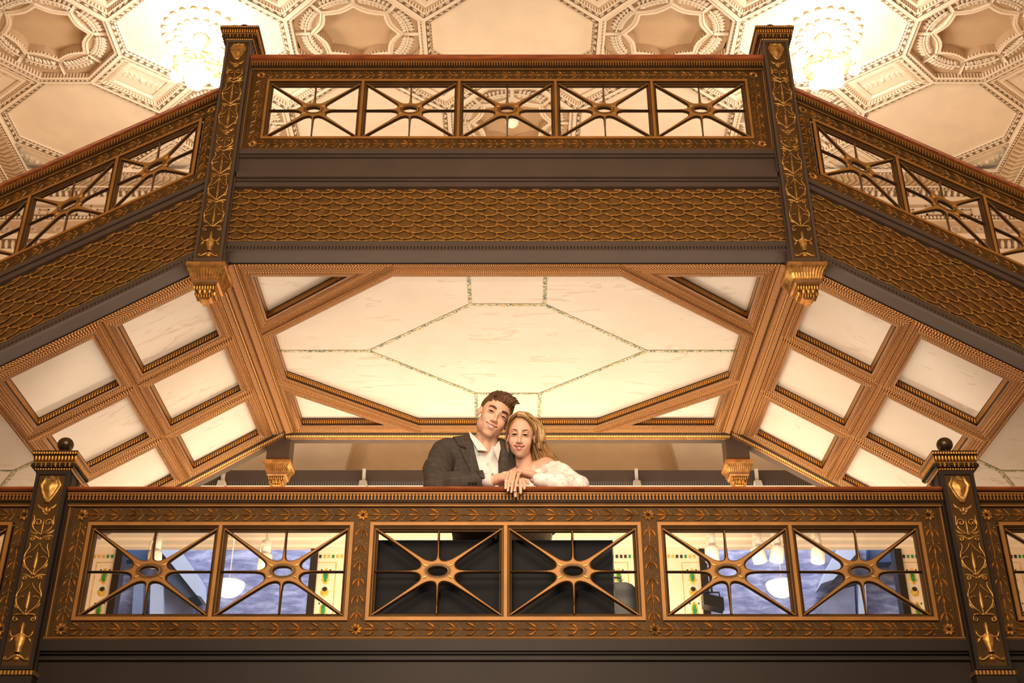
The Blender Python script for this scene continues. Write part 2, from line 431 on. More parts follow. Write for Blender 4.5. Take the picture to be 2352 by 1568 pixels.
def balustrade(rt, fmap, u0, u1, hh, frames, vstrips, slope=0., topz=.187, hw=(.0, .0), leaf_dir=1):
    """frames: list of (uL,uR,n). vstrips: list of (uc, width). everything about v=0"""
    T = hh + .082; B = -hh - .082
    pl = MB()
    # plates behind garlands
    pl.box(u0, u1, 0, .03, hh, T, 'brown_paint'); pl.box(u0, u1, 0, .03, B, -hh, 'brown_paint')
    for uc, w in vstrips: pl.box(uc - w / 2, uc + w / 2, 0, .03, -hh, hh, 'brown_paint')
    pl.extr([(.03, T, 'brown_paint'), (-.006, T, 'brown_paint'), (-.014, T + .004, 'gold_paint'), (-.014, T + .010, 'brown_paint'), (-.005, T + .014, 'brown_paint'), (-.005, T + .024, 'brown_paint'),
             (-.012, T + .027, 'brown_deep'), (-.012, T + .030, 'brown_deep'), (-.016, T + .064, 'brown_paint'), (-.028, T + .067, 'gold_paint'), (-.028, T + .074, 'brown_deep'), (-.02, T + .078, 'brown_deep'), (.03, T + .078, 'brown_deep')], u0, u1, True)
    pl.extr([(.03, B, 'brown_paint'), (-.008, B, 'gold_paint'), (-.012, B - .006, 'brown_paint'), (-.012, B - .016, 'brown_paint'), (.03, B - .016, 'brown_paint')], u0, u1, True)
    # edge mouldings beside the leaf panels
    lo = min(c - w / 2 for c, w in vstrips); hi = max(c + w / 2 for c, w in vstrips)
    for a_, b_, on in ((u0, lo, lo - u0 < .12), (hi, u1, u1 - hi < .12)):
        if on and b_ - a_ > .002:
            k_ = (b_ - a_) / 3
            pl.box(a_, b_, .0, .03, -hh, hh, 'brown_paint')
            for j_ in range(3): pl.box(a_ + k_ * (j_ + .15), a_ + k_ * (j_ + .55), -.006 - .004 * (j_ % 2), 0, B, T, 'brown_paint' if j_ != 1 else 'gold_paint')
    pl.build('rail_body', rt, fmap)
    fl = MB(); n = int((u1 - u0) / .0178)
    for i in range(n):
        c = u0 + (i + .5) * (u1 - u0) / n
        fl.box(c - .0032, c + .0032, -.026, -.010, T + .033, T + .060, 'gold_paint')
        fl.box(c - .0062, c + .0062, -.028, -.010, T + .055, T + .064, 'gold_paint')
    fl.build('fluted_band', rt, fmap)
    w = MB(); a = T + .080; b = hh + topz; m = 'red_wood'
    w.extr([(-.030, a, m), (-.042, a + .006, m), (-.046, (a + b) / 2, m), (-.042, b - .005, m), (-.03, b, m), (.10, b + .004, m), (.12, b - .005, m), (.12, a + .004, m), (.10, a, m)], u0 + hw[0], u1 - hw[1], True)
    w.build('handrail', rt, fmap, False)
    g = MB()
    d = leaf_dir
    hs = [c for c, _ in vstrips]
    segs = sorted(hs)
    for vv in (hh + .042, -hh - .042):
        pts = segs if len(segs) > 1 else sorted(segs + [u1 if segs[0] < (u0 + u1) / 2 else u0])
        for i in range(len(pts) - 1):
            x0, x1 = pts[i] + .036, pts[i + 1] - (.036 if pts[i + 1] in segs else 0)
            if pts[i] not in segs: x0 = pts[i]
            if d > 0: garland(g, x0, vv, x1, vv)
            else: garland(g, x1, vv, x0, vv)
        for c in hs: rosette(g, c, vv)
    for c, wd in vstrips:
        garland(g, c, -hh - .005, c, hh + .005, .088, min(1., wd / .07))
    g.build('leaf_garland', rt, fmap)
    for uL, uR, n in frames:
        fr = MB(); p = (uR - uL) / n
        for i in range(n):
            a, b = uL + i * p, uL + (i + 1) * p
            gl = .018 if i == 0 else .009; gr_ = .018 if i == n - 1 else .009
            loops = []
            for ins, y, mt in ((0, .0, 'gold_paint'), (0, -.012, 'gold_paint'), (1., -.012, 'brown_paint'), (1.08, -.004, 'brown_paint'), (1.35, -.004, 'brown_deep'), (1.4, .004, 'gold_paint'), (1.5, .004, 'brown_paint'), (1.75, .006, 'brown_paint'), (1.85, .014, 'brown_paint'), (2.3, .018, 'brown_paint'), (2.3, .036, 'brown_deep')):
                def off(g0): return g0 * min(ins, 1.) + .0185 * max(0, ins - 1.) / 1.3 * 1.25
                loops.append(([(a + off(gl), -hh + off(.018)), (b - off(gr_), -hh + off(.018)), (b - off(gr_), hh - off(.018)), (a + off(gl), hh - off(.018))], y, mt))
            for j in range(len(loops) - 1):
                (A, ya, mt), (Bq, yb, _) = loops[j], loops[j + 1]
                for k in range(4):
                    l = (k + 1) % 4
                    fr.add([(A[k][0], ya, A[k][1]), (A[l][0], ya, A[l][1]), (Bq[l][0], yb, Bq[l][1]), (Bq[k][0], yb, Bq[k][1])], [(0, 1, 2, 3)], mt)
            # back face ring
            A = loops[0][0]; Bq = loops[-1][0]
            for k in range(4):
                l = (k + 1) % 4
                fr.add([(A[k][0], .036, A[k][1]), (A[l][0], .036, A[l][1]), (Bq[l][0], .036, Bq[l][1]), (Bq[k][0], .036, Bq[k][1])], [(0, 1, 2, 3)], 'brown_deep')
        fo = fr.build('panel_frame', rt, fmap); fo['_base'] = list(rt['_base'])
        for i in range(n):
            a, b = uL + i * p, uL + (i + 1) * p
            e = .0185 * 1.25
            x0 = a + (.018 if i == 0 else .009) + e; x1 = b - (.018 if i == n - 1 else .009) - e
            place_grille(p - .018 - 2 * e - .006, 2 * (hh - .018 - e), fo, (x0 + x1) / 2, 0, fmap, slope)

def spiral(c, r0, r1, a0, turns, n=12):
    return [(c[0] + (r0 + (r1 - r0) * i / n) * math.cos(a0 + turns * 2 * PI * i / n), c[1] + (r0 + (r1 - r0) * i / n) * math.sin(a0 + turns * 2 * PI * i / n)) for i in range(n + 1)]
def stroke(mb, pts, r0, r1=None, y=-.003, seg=5, bead=0):
    r1 = r0 if r1 is None else r1; n = len(pts)
    mb.tube([(p[0], y, p[1]) for p in pts], [1.25 * (r0 + (r1 - r0) * i / (n - 1)) for i in range(n)], 'gilt', seg)
def bez(p0, p1, p2, p3, n=8):
    return [tuple((1 - t) ** 3 * a + 3 * (1 - t) ** 2 * t * b + 3 * (1 - t) * t * t * c + t ** 3 * d for a, b, c, d in zip(p0, p1, p2, p3)) for t in [i / n for i in range(n + 1)]]
def arabesque(mb, seq, top, bot, W=.062):
    """gilded candelabra relief; u centred on 0, drawn from z=top down to z=bot"""
    hts = {'shield': .155, 'cup': .065, 'vol': .105, 'sm': .038, 'lyre': .165, 'scroll': .04, 'vase': .15, 'foot': .045}
    tot = sum(hts[s] for s in seq); K = (top - bot) / tot; z = top; w = W
    for s_ in seq:
        h = hts[s_] * K; z0, z1 = z, z - h; zc = (z0 + z1) / 2
        def Mir(f):
            for sg in (1, -1): f(sg)
        if s_ == 'shield':
            out = [(-.50, 1), (-.28, .93), (0, 1.0), (.28, .93), (.50, 1), (.58, .82), (.80, .66), (.62, .45), (.40, .22), (.16, .02), (-.16, .02), (-.40, .22), (-.62, .45), (-.80, .66), (-.58, .82)]
            P = [(x * w * 1.12, z1 + y * h) for x, y in out]; n = len(P); c = (0, z1 + .58 * h)
            rings = [(1., 0.), (1., -.007), (.84, -.010), (.74, -.004), (.6, -.007), (.35, -.016), (.12, -.020)]
            vs = []
            for sc, y in rings: vs += [(c[0] + (p[0] - c[0]) * sc, y, c[1] + (p[1] - c[1]) * sc) for p in P]
            fs = [(j * n + k, j * n + (k + 1) % n, (j + 1) * n + (k + 1) % n, (j + 1) * n + k) for j in range(len(rings) - 1) for k in range(n)] + [tuple((len(rings) - 1) * n + k for k in range(n))]
            mb.add(vs, fs, 'gilt')
        elif s_ == 'cup':
            def f(sg):
                mb.leaf((sg * .004, z1 + .55 * h), (sg * w * .75, z0), .016, .008, 'gilt', -.18 * sg)
                mb.leaf((sg * .003, z1 + .2 * h), (sg * w * .34, z0 - .3 * h), .014, .009, 'gilt', -.1 * sg)
            Mir(f); mb.dome((0, z1 + .12 * h), (.016, .006), 'gilt', .008); mb.dome((0, z1 + .5 * h), (.010, .018), 'gilt', .009)
        elif s_ == 'vol':
            def f(sg):
                pts = spiral((sg * w * .40, z0 - .36 * h), .004, w * .33, PI / 2, -sg * 1.35 if sg > 0 else 1.35, 16)
                stroke(mb, pts, .0028, .0042)
                stroke(mb, bez((sg * w * .85, z0), (sg * w * .62, z0 - .12 * h), (sg * w * .9, z0 - .35 * h), (sg * w * .78, z0 - .55 * h)), .003, .0045)
                stroke(mb, bez((sg * w * .78, z0 - .5 * h), (sg * w * .7, z0 - .8 * h), (sg * w * .25, z0 - .8 * h), (0, z1)), .0048, .003)
                mb.leaf((sg * w * .15, z1 + .12 * h), (sg * w * .95, z1 + .28 * h), .015, .008, 'gilt', -.2 * sg)
            Mir(f); mb.leaf((0, z1), (0, z0 - .1 * h), .008, .006, 'gilt')
        elif s_ == 'sm':
            def f(sg):
                stroke(mb, spiral((sg * w * .62, zc), .003, .012, PI if sg > 0 else 0, -sg * 1.1, 10), .003, .0035)
                mb.leaf((0, zc - .2 * h), (sg * w * .98, zc + .4 * h), .012, .007, 'gilt', .15 * sg)
            Mir(f); mb.dome((0, zc), .008, 'gilt', .009)
        elif s_ == 'lyre':
            def f(sg):
                stroke(mb, bez((sg * w * .75, z0), (sg * w * .45, z0 - .22 * h), (sg * w * 1.05, z0 - .28 * h), (sg * w * .93, z0 - .52 * h)), .0030, .0052)
                stroke(mb, bez((sg * w * .93, z0 - .50 * h), (sg * w * .88, z0 - .78 * h), (sg * w * .45, z0 - .85 * h), (sg * w * .08, z1)), .0055, .0042)
                stroke(mb, bez((sg * .003, z0 - .02 * h), (sg * w * .25, z0 - .22 * h), (sg * w * .5, z0 - .28 * h), (sg * w * .82, z0 - .38 * h)), .0022)
                stroke(mb, bez((sg * w * .9, z0 - .55 * h), (sg * w * .6, z0 - .45 * h), (sg * w * .45, z0 - .42 * h), (sg * w * .35, z0 - .5 * h)), .0024, .0034)
                mb.leaf((sg * w * .5, z0 - .84 * h), (sg * w * .95, z0 - .62 * h), .013, .007, 'gilt', -.2 * sg)
            Mir(f)
            stroke(mb, [(0, z0), (0, z0 - .3 * h)], .002, .004)
            mb.leaf((0, z1 + .02 * h), (0, z0 - .25 * h), .019, .012, 'gilt'); mb.dome((0, z1), (.018, .008), 'gilt', .010)
            mb.dome((0, z1 + .16 * h), .004, 'brown_deep', .016, 6, 2)
        elif s_ == 'scroll':
            def f(sg):
                stroke(mb, spiral((sg * w * .66, zc - .1 * h), .003, .015, 0 if sg > 0 else PI, sg * 1.2, 12), .003, .0045)
                stroke(mb, bez((0, z0), (sg * w * .3, z0), (sg * w * .5, z0 + .1 * h), (sg * w * .8, z0 - .1 * h)), .004)
            Mir(f)
        elif s_ == 'vase':
            prof = [(.004, 1.), (.012, .9), (.008, .72), (.010, .6), (.030, .5), (.024, .38), (.017, .18), (.015, .02)]
            vs = []
            for r, t in prof:
                zz = z1 + t * h
                for k, yy in ((-1, 0), (-.6, -.8), (0, -1), (.6, -.8), (1, 0)): vs.append((k * r, yy * min(r, .014) - .001, zz))
            mb.add(vs, [(i * 5 + k, i * 5 + k + 1, (i + 1) * 5 + k + 1, (i + 1) * 5 + k) for i in range(len(prof) - 1) for k in range(4)], 'gilt')
            def f(sg):
                stroke(mb, bez((sg * .008, z1 + .62 * h), (sg * w * .4, z1 + .5 * h), (sg * w * .8, z1 + .45 * h), (sg * w * .85, z1 + .72 * h)), .0055, .0035)
                mb.leaf((sg * w * .55, z1 + .52 * h), (sg * w * .85, z1 + .34 * h), .014, .008, 'gilt')
            Mir(f)
        elif s_ == 'foot':
            def f(sg):
                stroke(mb, bez((0, z1 + .75 * h), (sg * w * .35, z1 + .8 * h), (sg * w * .55, z1 + .1 * h), (sg * w * .86, z1 + .35 * h)), .007, .0045)
                stroke(mb, spiral((sg * w * .86, z1 + .4 * h), .002, .009, 0, sg * .9, 8), .003)
            Mir(f); mb.dome((0, z1 + .4 * h), (.018, .012), 'gilt', .012)
        z = z1

def newel(name, label, x, yf, zb, zt, hw, seq, arr, cap_w, finial=True, pendant=None, grp=None, depth=.17, iron='grey_iron'):
    rt = root(name, (x, yf + depth / 2, zb), label, 'newel post', grp)
    yc = yf + depth / 2
    sh = MB(); sh.sqprof([(hw, zb, iron), (hw, zt, iron)], (x, yc))
    # raised border strips around the sunk panel
    for a, b in ((-1, -.80), (.80, 1)):
        sh.box(x + hw * a, x + hw * b, yc - hw - .010, yc - hw + .004, zb + .018, zt - .022, iron)
    sh.box(x - hw - .001, x + hw + .001, yc - hw - .0105, yc - hw + .004, zt - .022, zt - .0005, iron); sh.box(x - hw - .001, x + hw + .001, yc - hw - .0105, yc - hw + .004, zb + .0005, zb + .018, iron)
    for sd in (-1, 1):   # fillets on the sides
        sh.box(x + sd * hw - .006, x + sd * hw + .006, yf + .03, yf + .045, zb + .001, zt - .001, iron)
        sh.box(x + sd * hw - .006, x + sd * hw + .006, yc + depth / 2 - .045, yc + depth / 2 - .03, zb + .001, zt - .001, iron)
    sh.build('shaft', rt)
    pn = MB(); pn.box(x - hw * .79, x + hw * .79, yc - hw - .003, yc - hw + .002, zb + .018, zt - .022, 'brown_paint'); pn.build('sunk_panel', rt)
    ar = MB(); arabesque(ar, seq, arr[0], arr[1], hw * .76); ar.build('gilded_relief', rt, lambda a, b, c: (a + x, b + yc - hw - .0028, c), True)
    cp = MB(); t = zt; c = cap_w
    h = .115
    cp.sqprof([(hw + .004, t, 'gilt_bead'), (hw + .012, t + .014, 'finial_bronze'), (hw + .02, t + .018, 'dentil_gold'), (hw + .024, t + .038, 'gold_paint'), (c * .9, t + .045, 'gilt_egg'), (c * .95, t + .078, 'finial_bronze'), (c, t + .082, 'gilt_bead'), (c, t + .100, 'finial_bronze'), (c * .97, t + .106, 'finial_bronze'), (hw * .4, t + h + .006, 'finial_bronze')], (x, yc))
    # dentils under the corona
    for sx, sy in ((0, -1), (1, 0), (-1, 0), (0, 1)):
        for i in range(9):
            k = (i - 4) / 4 * (hw + .014)
            px, py = (x + k, yc + sy * (hw + .027)) if sx == 0 else (x + sx * (hw + .027), yc + k)
            cp.box(px - .006, px + .006, py - .006, py + .006, t + .020, t + .036, 'finial_bronze')
    cp.build('cap', rt)
    if finial:
        f = MB(); f.lathe([(.02, 0), (.045, .002), (.05, .012), (.03, .022), (.022, .032), (.026, .038)], (x, yc, t + h), 'finial_bronze', 28)
        f.lathe([(.001, .116)] + [(.043 * math.sin(a), .076 - .040 * math.cos(a)) for a in [PI - i * PI / 10 for i in range(1, 10)]] + [(.001, .036)], (x, yc, t + h), 'finial_bronze', 48, 16, .06)
        f.build('finial', rt, None, True)
    if pendant: pendant_cap(rt, x, yc, zb, pendant)
    return rt
def pendant_cap(rt, x, yc, z, w):
    p = MB(); k = w / .12
    p.sqprof([(.088 * k, z + .004, 'gilt_bead'), (.094 * k, z - .014, 'gilt_plain'), (w, z - .022, 'gilt_plain'), (w, z - .045 * k, 'gilt_plain'), (.97 * w, z - .05 * k, 'gilt_plain'), (.90 * w, z - .06 * k, 'gilt_plain'), (.72 * w, z - .10 * k, 'gilt_plain'), (.68 * w, z - .125 * k, 'gilt_plain'),
              (.70 * w, z - .13 * k, 'gilt_fillet'), (.68 * w, z - .145 * k, 'gilt_plain'), (.58 * w, z - .155 * k, 'gilt_egg'), (.50 * w, z - .19 * k, 'gilt_egg'), (.32 * w, z - .225 * k, 'gilt_plain'), (.20 * w, z - .235 * k, 'gilt_plain'), (.13 * w, z - .262 * k, 'gilt_plain')], (x, yc))
    # vertical flutes on the cavetto
    for sx, sy in ((0, -1), (1, 0), (-1, 0), (0, 1)):
        for i in range(11):
            q = (i - 5) / 5
            pts = []
            for rr, zz in ((.93, .056), (.86, .068), (.77, .085), (.725, .105), (.70, .122)):
                r = rr * w + .002; t = q * (r - .006)
                pts.append((x + t, yc + sy * r, z - zz * k) if sx == 0 else (x + sx * r, yc + t, z - zz * k))
            p.tube(pts, .0058 * k, 'gilt', 5)
        for i in range(3):
            q = (i - 1) * .24
            r = .45 * w; c = (x + q * w, yc + sy * r, z - .195 * k) if sx == 0 else (x + sx * r, yc + q * w, z - .195 * k)
            p.lathe([(.001, .024 * k), (.012 * k, .012 * k), (.014 * k, 0), (.008 * k, -.016 * k), (.001, -.022 * k)], c, 'gilt', 8)
    p.build('pendant_cap', rt)

def scales(mb, u0, u1, v0, v1, pu=.137, pv=.0475):
    rows = int(round((v1 - v0) / pv)); pv = (v1 - v0) / rows; n = int((u1 - u0) / pu) + 3; L, W = pu * .50, pv * .84
    cl = lambda a, b: (min(max(a, u0), u1), min(max(b, v0), v1))
    for r in range(rows + 1):
        for i in range(n):
            u = u0 + i * pu + (pu / 2 if r % 2 else 0) - pu * .6; v = v1 - (r - .15) * pv
            if u + L < u0 + .01 or u - L > u1 - .01: continue
            pts = []; ns = 17
            for k in range(ns):
                t = -PI * .90 + PI * 1.30 * k / (ns - 1)
                a, b = L * math.cos(t), W * math.sin(t) - .10 * L * math.cos(t)
                x, z = cl(u + a, v + b); q_ = max(0, -math.sin(t - .25)); pts.append((x, -.003 - .010 * q_, z))
            top = [(*cl(u + L * c_, v + pv * h_), ) for c_, h_ in ((.6, 1.05), (0, 1.2), (-.8, 1.0), (-1.05, .5))]
            vs = pts + [(x, -.001, z) for x, z in top]; c = cl(u - L * .1, v)
            vs.append((c[0], -.009, c[1])); m_ = len(vs) - 1
            mb.add(vs, [(k, (k + 1) % m_, m_) for k in range(m_)], 'scale_brown')
            mb.tube([(x, y - .0035, z) for x, y, z in pts], [(.0030 + .0020 * (k % 2)) * (.6 + .4 * min(1, k / 5)) for k in range(ns)], 'gilt_rim', 4, cap=False)
            if r < rows + 1 and v1 > v > v0 + pv * .5:
                for q_, e_ in ((.25, .55), (.55, .75), (.85, .8)):
                    e = pts[int((ns - 1) * (.2 + .6 * q_))]; s0 = (u - L * .75, v + .1 * pv)
                    p0 = (s0[0] * .55 + e[0] * .45, s0[1] * .55 + e[2] * .45); p1 = (s0[0] * .15 + e[0] * .85, s0[1] * .15 + e[2] * .85)
                    p0, p1 = cl(*p0), cl(*p1)
                    mb.tube([(p0[0], -.0105, p0[1]), (p1[0], -.0135, p1[1])], .0012, 'gilt_rim', 3, cap=False)
plain('gilt_rim', (.80, .44, .12), .36, .45, .2, 30, .1)
plain('scale_brown', (.22, .116, .036), .42, .4, .2, 20, .2)
# ================================================================== LOWER BRIDGE
YL, CL = 6.0, 2.141
def flat_map(yf, c): return lambda x, y, z: (x + XC, yf + y, c + z)
def slope_map(sg, yf=6.72, c=5.453, s=.615): return lambda x, y, z: (x + XC, yf + y, c + z - s * (abs(x) - 2.03))

rt = root('balcony_railing', (XC, YL, CL - .354), 'bronze balcony railing with six star grilles that the couple lean on', 'railing')
balustrade(rt, flat_map(YL, CL), -2.25, 2.25, .256, [(-2.123, -.772, 2), (-.687, .688, 2), (.772, 2.118, 2)],
           [(-2.165, .084), (-.7295, .085), (.73, .084), (2.163, .086)])
for sg, w in ((-1, 'left'), (1, 'right')):
    rt = root('balcony_railing', (sg * 3.0 + XC, YL, CL - .354), 'bronze railing section beyond the %s lower newel post, cut off by the picture edge' % w, 'railing')
    a, b = (2.41, 3.95)
    if sg < 0: balustrade(rt, flat_map(YL, CL), -b, -a, .256, [(-3.86, -2.51, 2)], [(-2.46, .084)])
    else: balustrade(rt, flat_map(YL, CL), a, b, .256, [(2.51, 3.86, 2)], [(2.46, .084)])
seqL = ['shield', 'cup', 'vol', 'sm', 'lyre', 'sm', 'lyre', 'scroll', 'vase', 'foot']
for x, w in ((-2.335, 'left'), (2.328, 'right')):
    newel('newel_post', 'square iron newel post with ball finial at the %s end of the lower balcony railing' % w, x + XC, YL - .05, 1.63, 2.66, .085, seqL, (2.635, 1.665), .118, iron='grey_iron_shaded')
# beam under the lower railing
rt = root('balcony_beam', (XC, YL, 1.2), 'shade-darkened grey painted iron beam running along the bottom of the photo under the balcony railing', 'beam')
b = MB(); g = 'grey_iron_shaded'
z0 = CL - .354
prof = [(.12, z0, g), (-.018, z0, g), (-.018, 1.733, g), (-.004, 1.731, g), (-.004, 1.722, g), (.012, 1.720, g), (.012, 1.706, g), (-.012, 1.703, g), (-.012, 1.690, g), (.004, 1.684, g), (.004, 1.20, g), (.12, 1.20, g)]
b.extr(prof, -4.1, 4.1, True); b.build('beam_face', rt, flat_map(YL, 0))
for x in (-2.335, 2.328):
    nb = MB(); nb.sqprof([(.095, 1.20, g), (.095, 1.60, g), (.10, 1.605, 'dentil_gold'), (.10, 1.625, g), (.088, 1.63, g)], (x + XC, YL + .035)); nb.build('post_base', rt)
g = 'grey_iron'

# ================================================================== UPPER LANDING
YU, CU, HU = 6.72, 5.737, .2655
rt = root('landing_railing', (XC, YU, CU - HU - .1), 'bronze railing with five star grilles across the upper landing', 'railing')
balustrade(rt, flat_map(YU, CU), -1.83, 1.83, HU, [(-1.685, 1.685, 5)], [(-1.735, .09), (1.735, .09)], topz=.205)
for sg, w in ((-1, 'left'), (1, 'right')):
    rt = root('stair_railing', (sg * 2.8 + XC, YU, 4.5), 'sloping bronze stair railing with star grilles descending to the %s' % w, 'railing')
    if sg < 0: balustrade(rt, slope_map(-1), -3.78, -1.98, .243, [(-3.69, -2.10, 3)], [(-2.045, .085)], .615, topz=.195)
    else: balustrade(rt, slope_map(1), 1.98, 3.78, .243, [(2.10, 3.69, 3)], [(2.045, .085)], -.615, topz=.195)
seqU = ['shield', 'cup', 'vol', 'sm', 'lyre', 'sm', 'lyre', 'cup', 'vol', 'sm', 'lyre', 'sm', 'lyre', 'sm', 'lyre', 'scroll', 'vase', 'foot']
for x, w in ((-1.905, 'left'), (1.902, 'right')):
    newel('newel_post', 'tall newel post with gold pendant at the %s end of the upper landing' % w, x + XC, YU - .06, 4.43, 6.31, .090, seqU, (6.285, 4.455), .138, pendant=.125)
# landing fascia
def fascia(rt, fm, u0, u1, prof, sc):
    b = MB(); b.extr(prof, u0, u1, True); b.build('fascia_mouldings', rt, fm)
    s_ = MB(); s_.box(u0, u1, .018, .03, sc[0], sc[1], 'scale_brown'); scales(s_, u0, u1, sc[0], sc[1]) ; 
    s_.v = [(x, y + (.018 if y < .017 else 0), z) for x, y, z in s_.v]
    o = s_.build('scale_frieze', rt, fm)
rt = root('landing_beam', (XC, YU, 4.55), 'grey landing beam with wide frieze of gold-edged fish scales under the five-panel railing', 'beam')
T = 5.374
prof = [(.12, T, g), (-.02, T, g), (-.02, 5.335, g), (-.006, 5.332, g), (-.006, 5.318, g), (.012, 5.312, g), (.012, 5.178, g), (-.03, 5.172, g), (-.03, 5.13, g), (-.012, 5.125, g), (-.012, 5.112, g), (.0, 5.108, g), (.0, 5.098, g), (-.014, 5.094, g), (-.014, 5.062, g), (.018, 5.055, g), (.018, 4.636, g),
        (-.004, 4.630, g), (-.004, 4.590, 'dentil_grey'), (-.012, 4.560, g), (-.016, 4.545, g), (.0, 4.538, g), (.125, 4.528, g), (.125, 4.56, g), (.13, 4.56, g)]
fascia(rt, flat_map(YU, 0), -1.83, 1.83, prof, (4.640, 5.052))
for sg, w in ((-1, 'left'), (1, 'right')):
    rt = root('stair_stringer', (sg * 2.8 + XC, YU, 4.0), 'sloping grey stair stringer with fish-scale frieze on the %s flight' % w, 'stair stringer')
    T = -.340
    prof = [(.12, T, g), (-.02, T, g), (-.02, T - .030, g), (-.004, T - .033, g), (-.004, T - .044, g), (-.012, T - .047, g), (-.012, T - .078, g), (.018, T - .084, g), (.018, -.905, g), (-.004, -.912, g), (-.004, -.945, 'dentil_grey'), (-.012, -.970, g), (-.016, -.985, g), (0, -.992, g), (.125, -1.002, g), (.125, -.97, g), (.13, -.97, g)]
    u = (-3.78, -1.98) if sg < 0 else (1.98, 3.78)
    fascia(rt, slope_map(sg), u[0], u[1], prof, (-.900, -.428))

# ================================================================== SOFFITS
def sc_(p): return [(x * S, y * S) for x, y in p]
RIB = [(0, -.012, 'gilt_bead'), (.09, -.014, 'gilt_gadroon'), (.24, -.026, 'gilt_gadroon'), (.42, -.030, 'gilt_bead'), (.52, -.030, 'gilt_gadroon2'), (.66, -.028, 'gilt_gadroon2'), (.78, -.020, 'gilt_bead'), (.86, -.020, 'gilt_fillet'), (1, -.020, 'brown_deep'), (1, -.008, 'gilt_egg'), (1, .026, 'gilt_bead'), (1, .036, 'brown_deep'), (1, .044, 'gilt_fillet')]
ZL = 4.535
rt = root('landing_soffit', (XC, 8.0, ZL), 'marble-panelled underside of the upper landing with gilded octagonal frame and thin mosaic lines', 'soffit')
fm = lambda x, y, z: (x + XC, y, ZL + z)
oct_h = [(-.74, 6.81), (.74, 6.81), (1.64, 7.577), (1.64, 8.19), (.71, 8.98), (-.71, 8.98), (-1.64, 8.19), (-1.64, 7.577)]
oct_c = [(-.72, 6.675), (.72, 6.675), (1.73, 7.54), (1.73, 8.235), (.66, 9.13), (-.66, 9.13), (-1.73, 8.235), (-1.73, 7.54)]
tri = [([(1.03, 6.81), (1.64, 6.81), (1.64, 7.34)], [(.72, 6.675), (1.73, 6.675), (1.73, 7.54)]),
       ([(1.64, 8.45), (1.64, 8.98), (.98, 8.98)], [(1.73, 8.235), (1.73, 9.13), (.66, 9.13)])]
cells = [(oct_h, oct_c)] + tri + [([(-x, y) for x, y in h], [(-x, y) for x, y in c]) for h, c in tri]
for h, c in cells:
    h, c = sc_(h), sc_(c)
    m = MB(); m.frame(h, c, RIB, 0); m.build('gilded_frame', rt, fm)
    m = MB(); cx = sum(p[0] for p in h) / len(h); cy = sum(p[1] for p in h) / len(h)
    m.poly([(cx + (x - cx) * 1.02, cy + (y - cy) * 1.02, .044) for x, y in h], 'marble'); m.build('marble_panel', rt, fm)
for sx in (-1, 1):     # rib between landing and flight
    m = MB(); a, b2 = 1.73 * S, 1.80 * S
    pr = [(0, -.010, 'gilt_bead'), (.2, -.012, 'gilt_gadroon'), (.9, -.026, 'gilt_fillet'), (1., -.010, 'gilt_fillet')]
    for i in range(3):
        (ta, ha, mt), (tb, hb, _) = pr[i], pr[i + 1]
        xa, xb = sx * (a + (b2 - a) * ta), sx * (a + (b2 - a) * tb); y0, y1 = 6.675 * S, 9.13 * S
        m.add([(xa, y0, ha), (xa, y1, ha), (xb, y1, hb), (xb, y0, hb)], [(0, 1, 2, 3)], mt, [[(0, 0), (y1 - y0, 0), (y1 - y0, 1), (0, 1)]])
    m.build('gilded_rib', rt, fm)
K = 1.0325; mz = .0415
def strip(mb, a, b, w, z):
    a, b = Vector((a[0], a[1], 0)), Vector((b[0], b[1], 0)); d = (b - a).normalized(); nn = Vector((-d.y, d.x, 0)) * w / 2
    mb.add([(*(a - nn).xy, z), (*(b - nn).xy, z), (*(b + nn).xy, z), (*(a + nn).xy, z)], [(0, 1, 2, 3)], 'mosaic')
for a, b in (((-.249, 6.78), (-.249, 7.19)), ((.249, 6.78), (.249, 7.19)), ((-.26, 7.186), (.26, 7.186)), ((-.25, 7.186), (-.994, 7.817)), ((.25, 7.186), (.994, 7.817)), ((-1.65, 7.817), (-.994, 7.817)), ((.994, 7.817), (1.65, 7.817)),
             ((-.994, 7.817), (-.245, 8.474)), ((.994, 7.817), (.245, 8.474)), ((-.25, 8.476), (.25, 8.476)), ((-.245, 8.476), (-.245, 8.9)), ((.245, 8.476), (.245, 8.9))):
    mz -= .00012; m = MB(); strip(m, (a[0] * K, a[1] * K), (b[0] * K, b[1] * K), .027, mz); m.build('mosaic_strip', rt, fm)

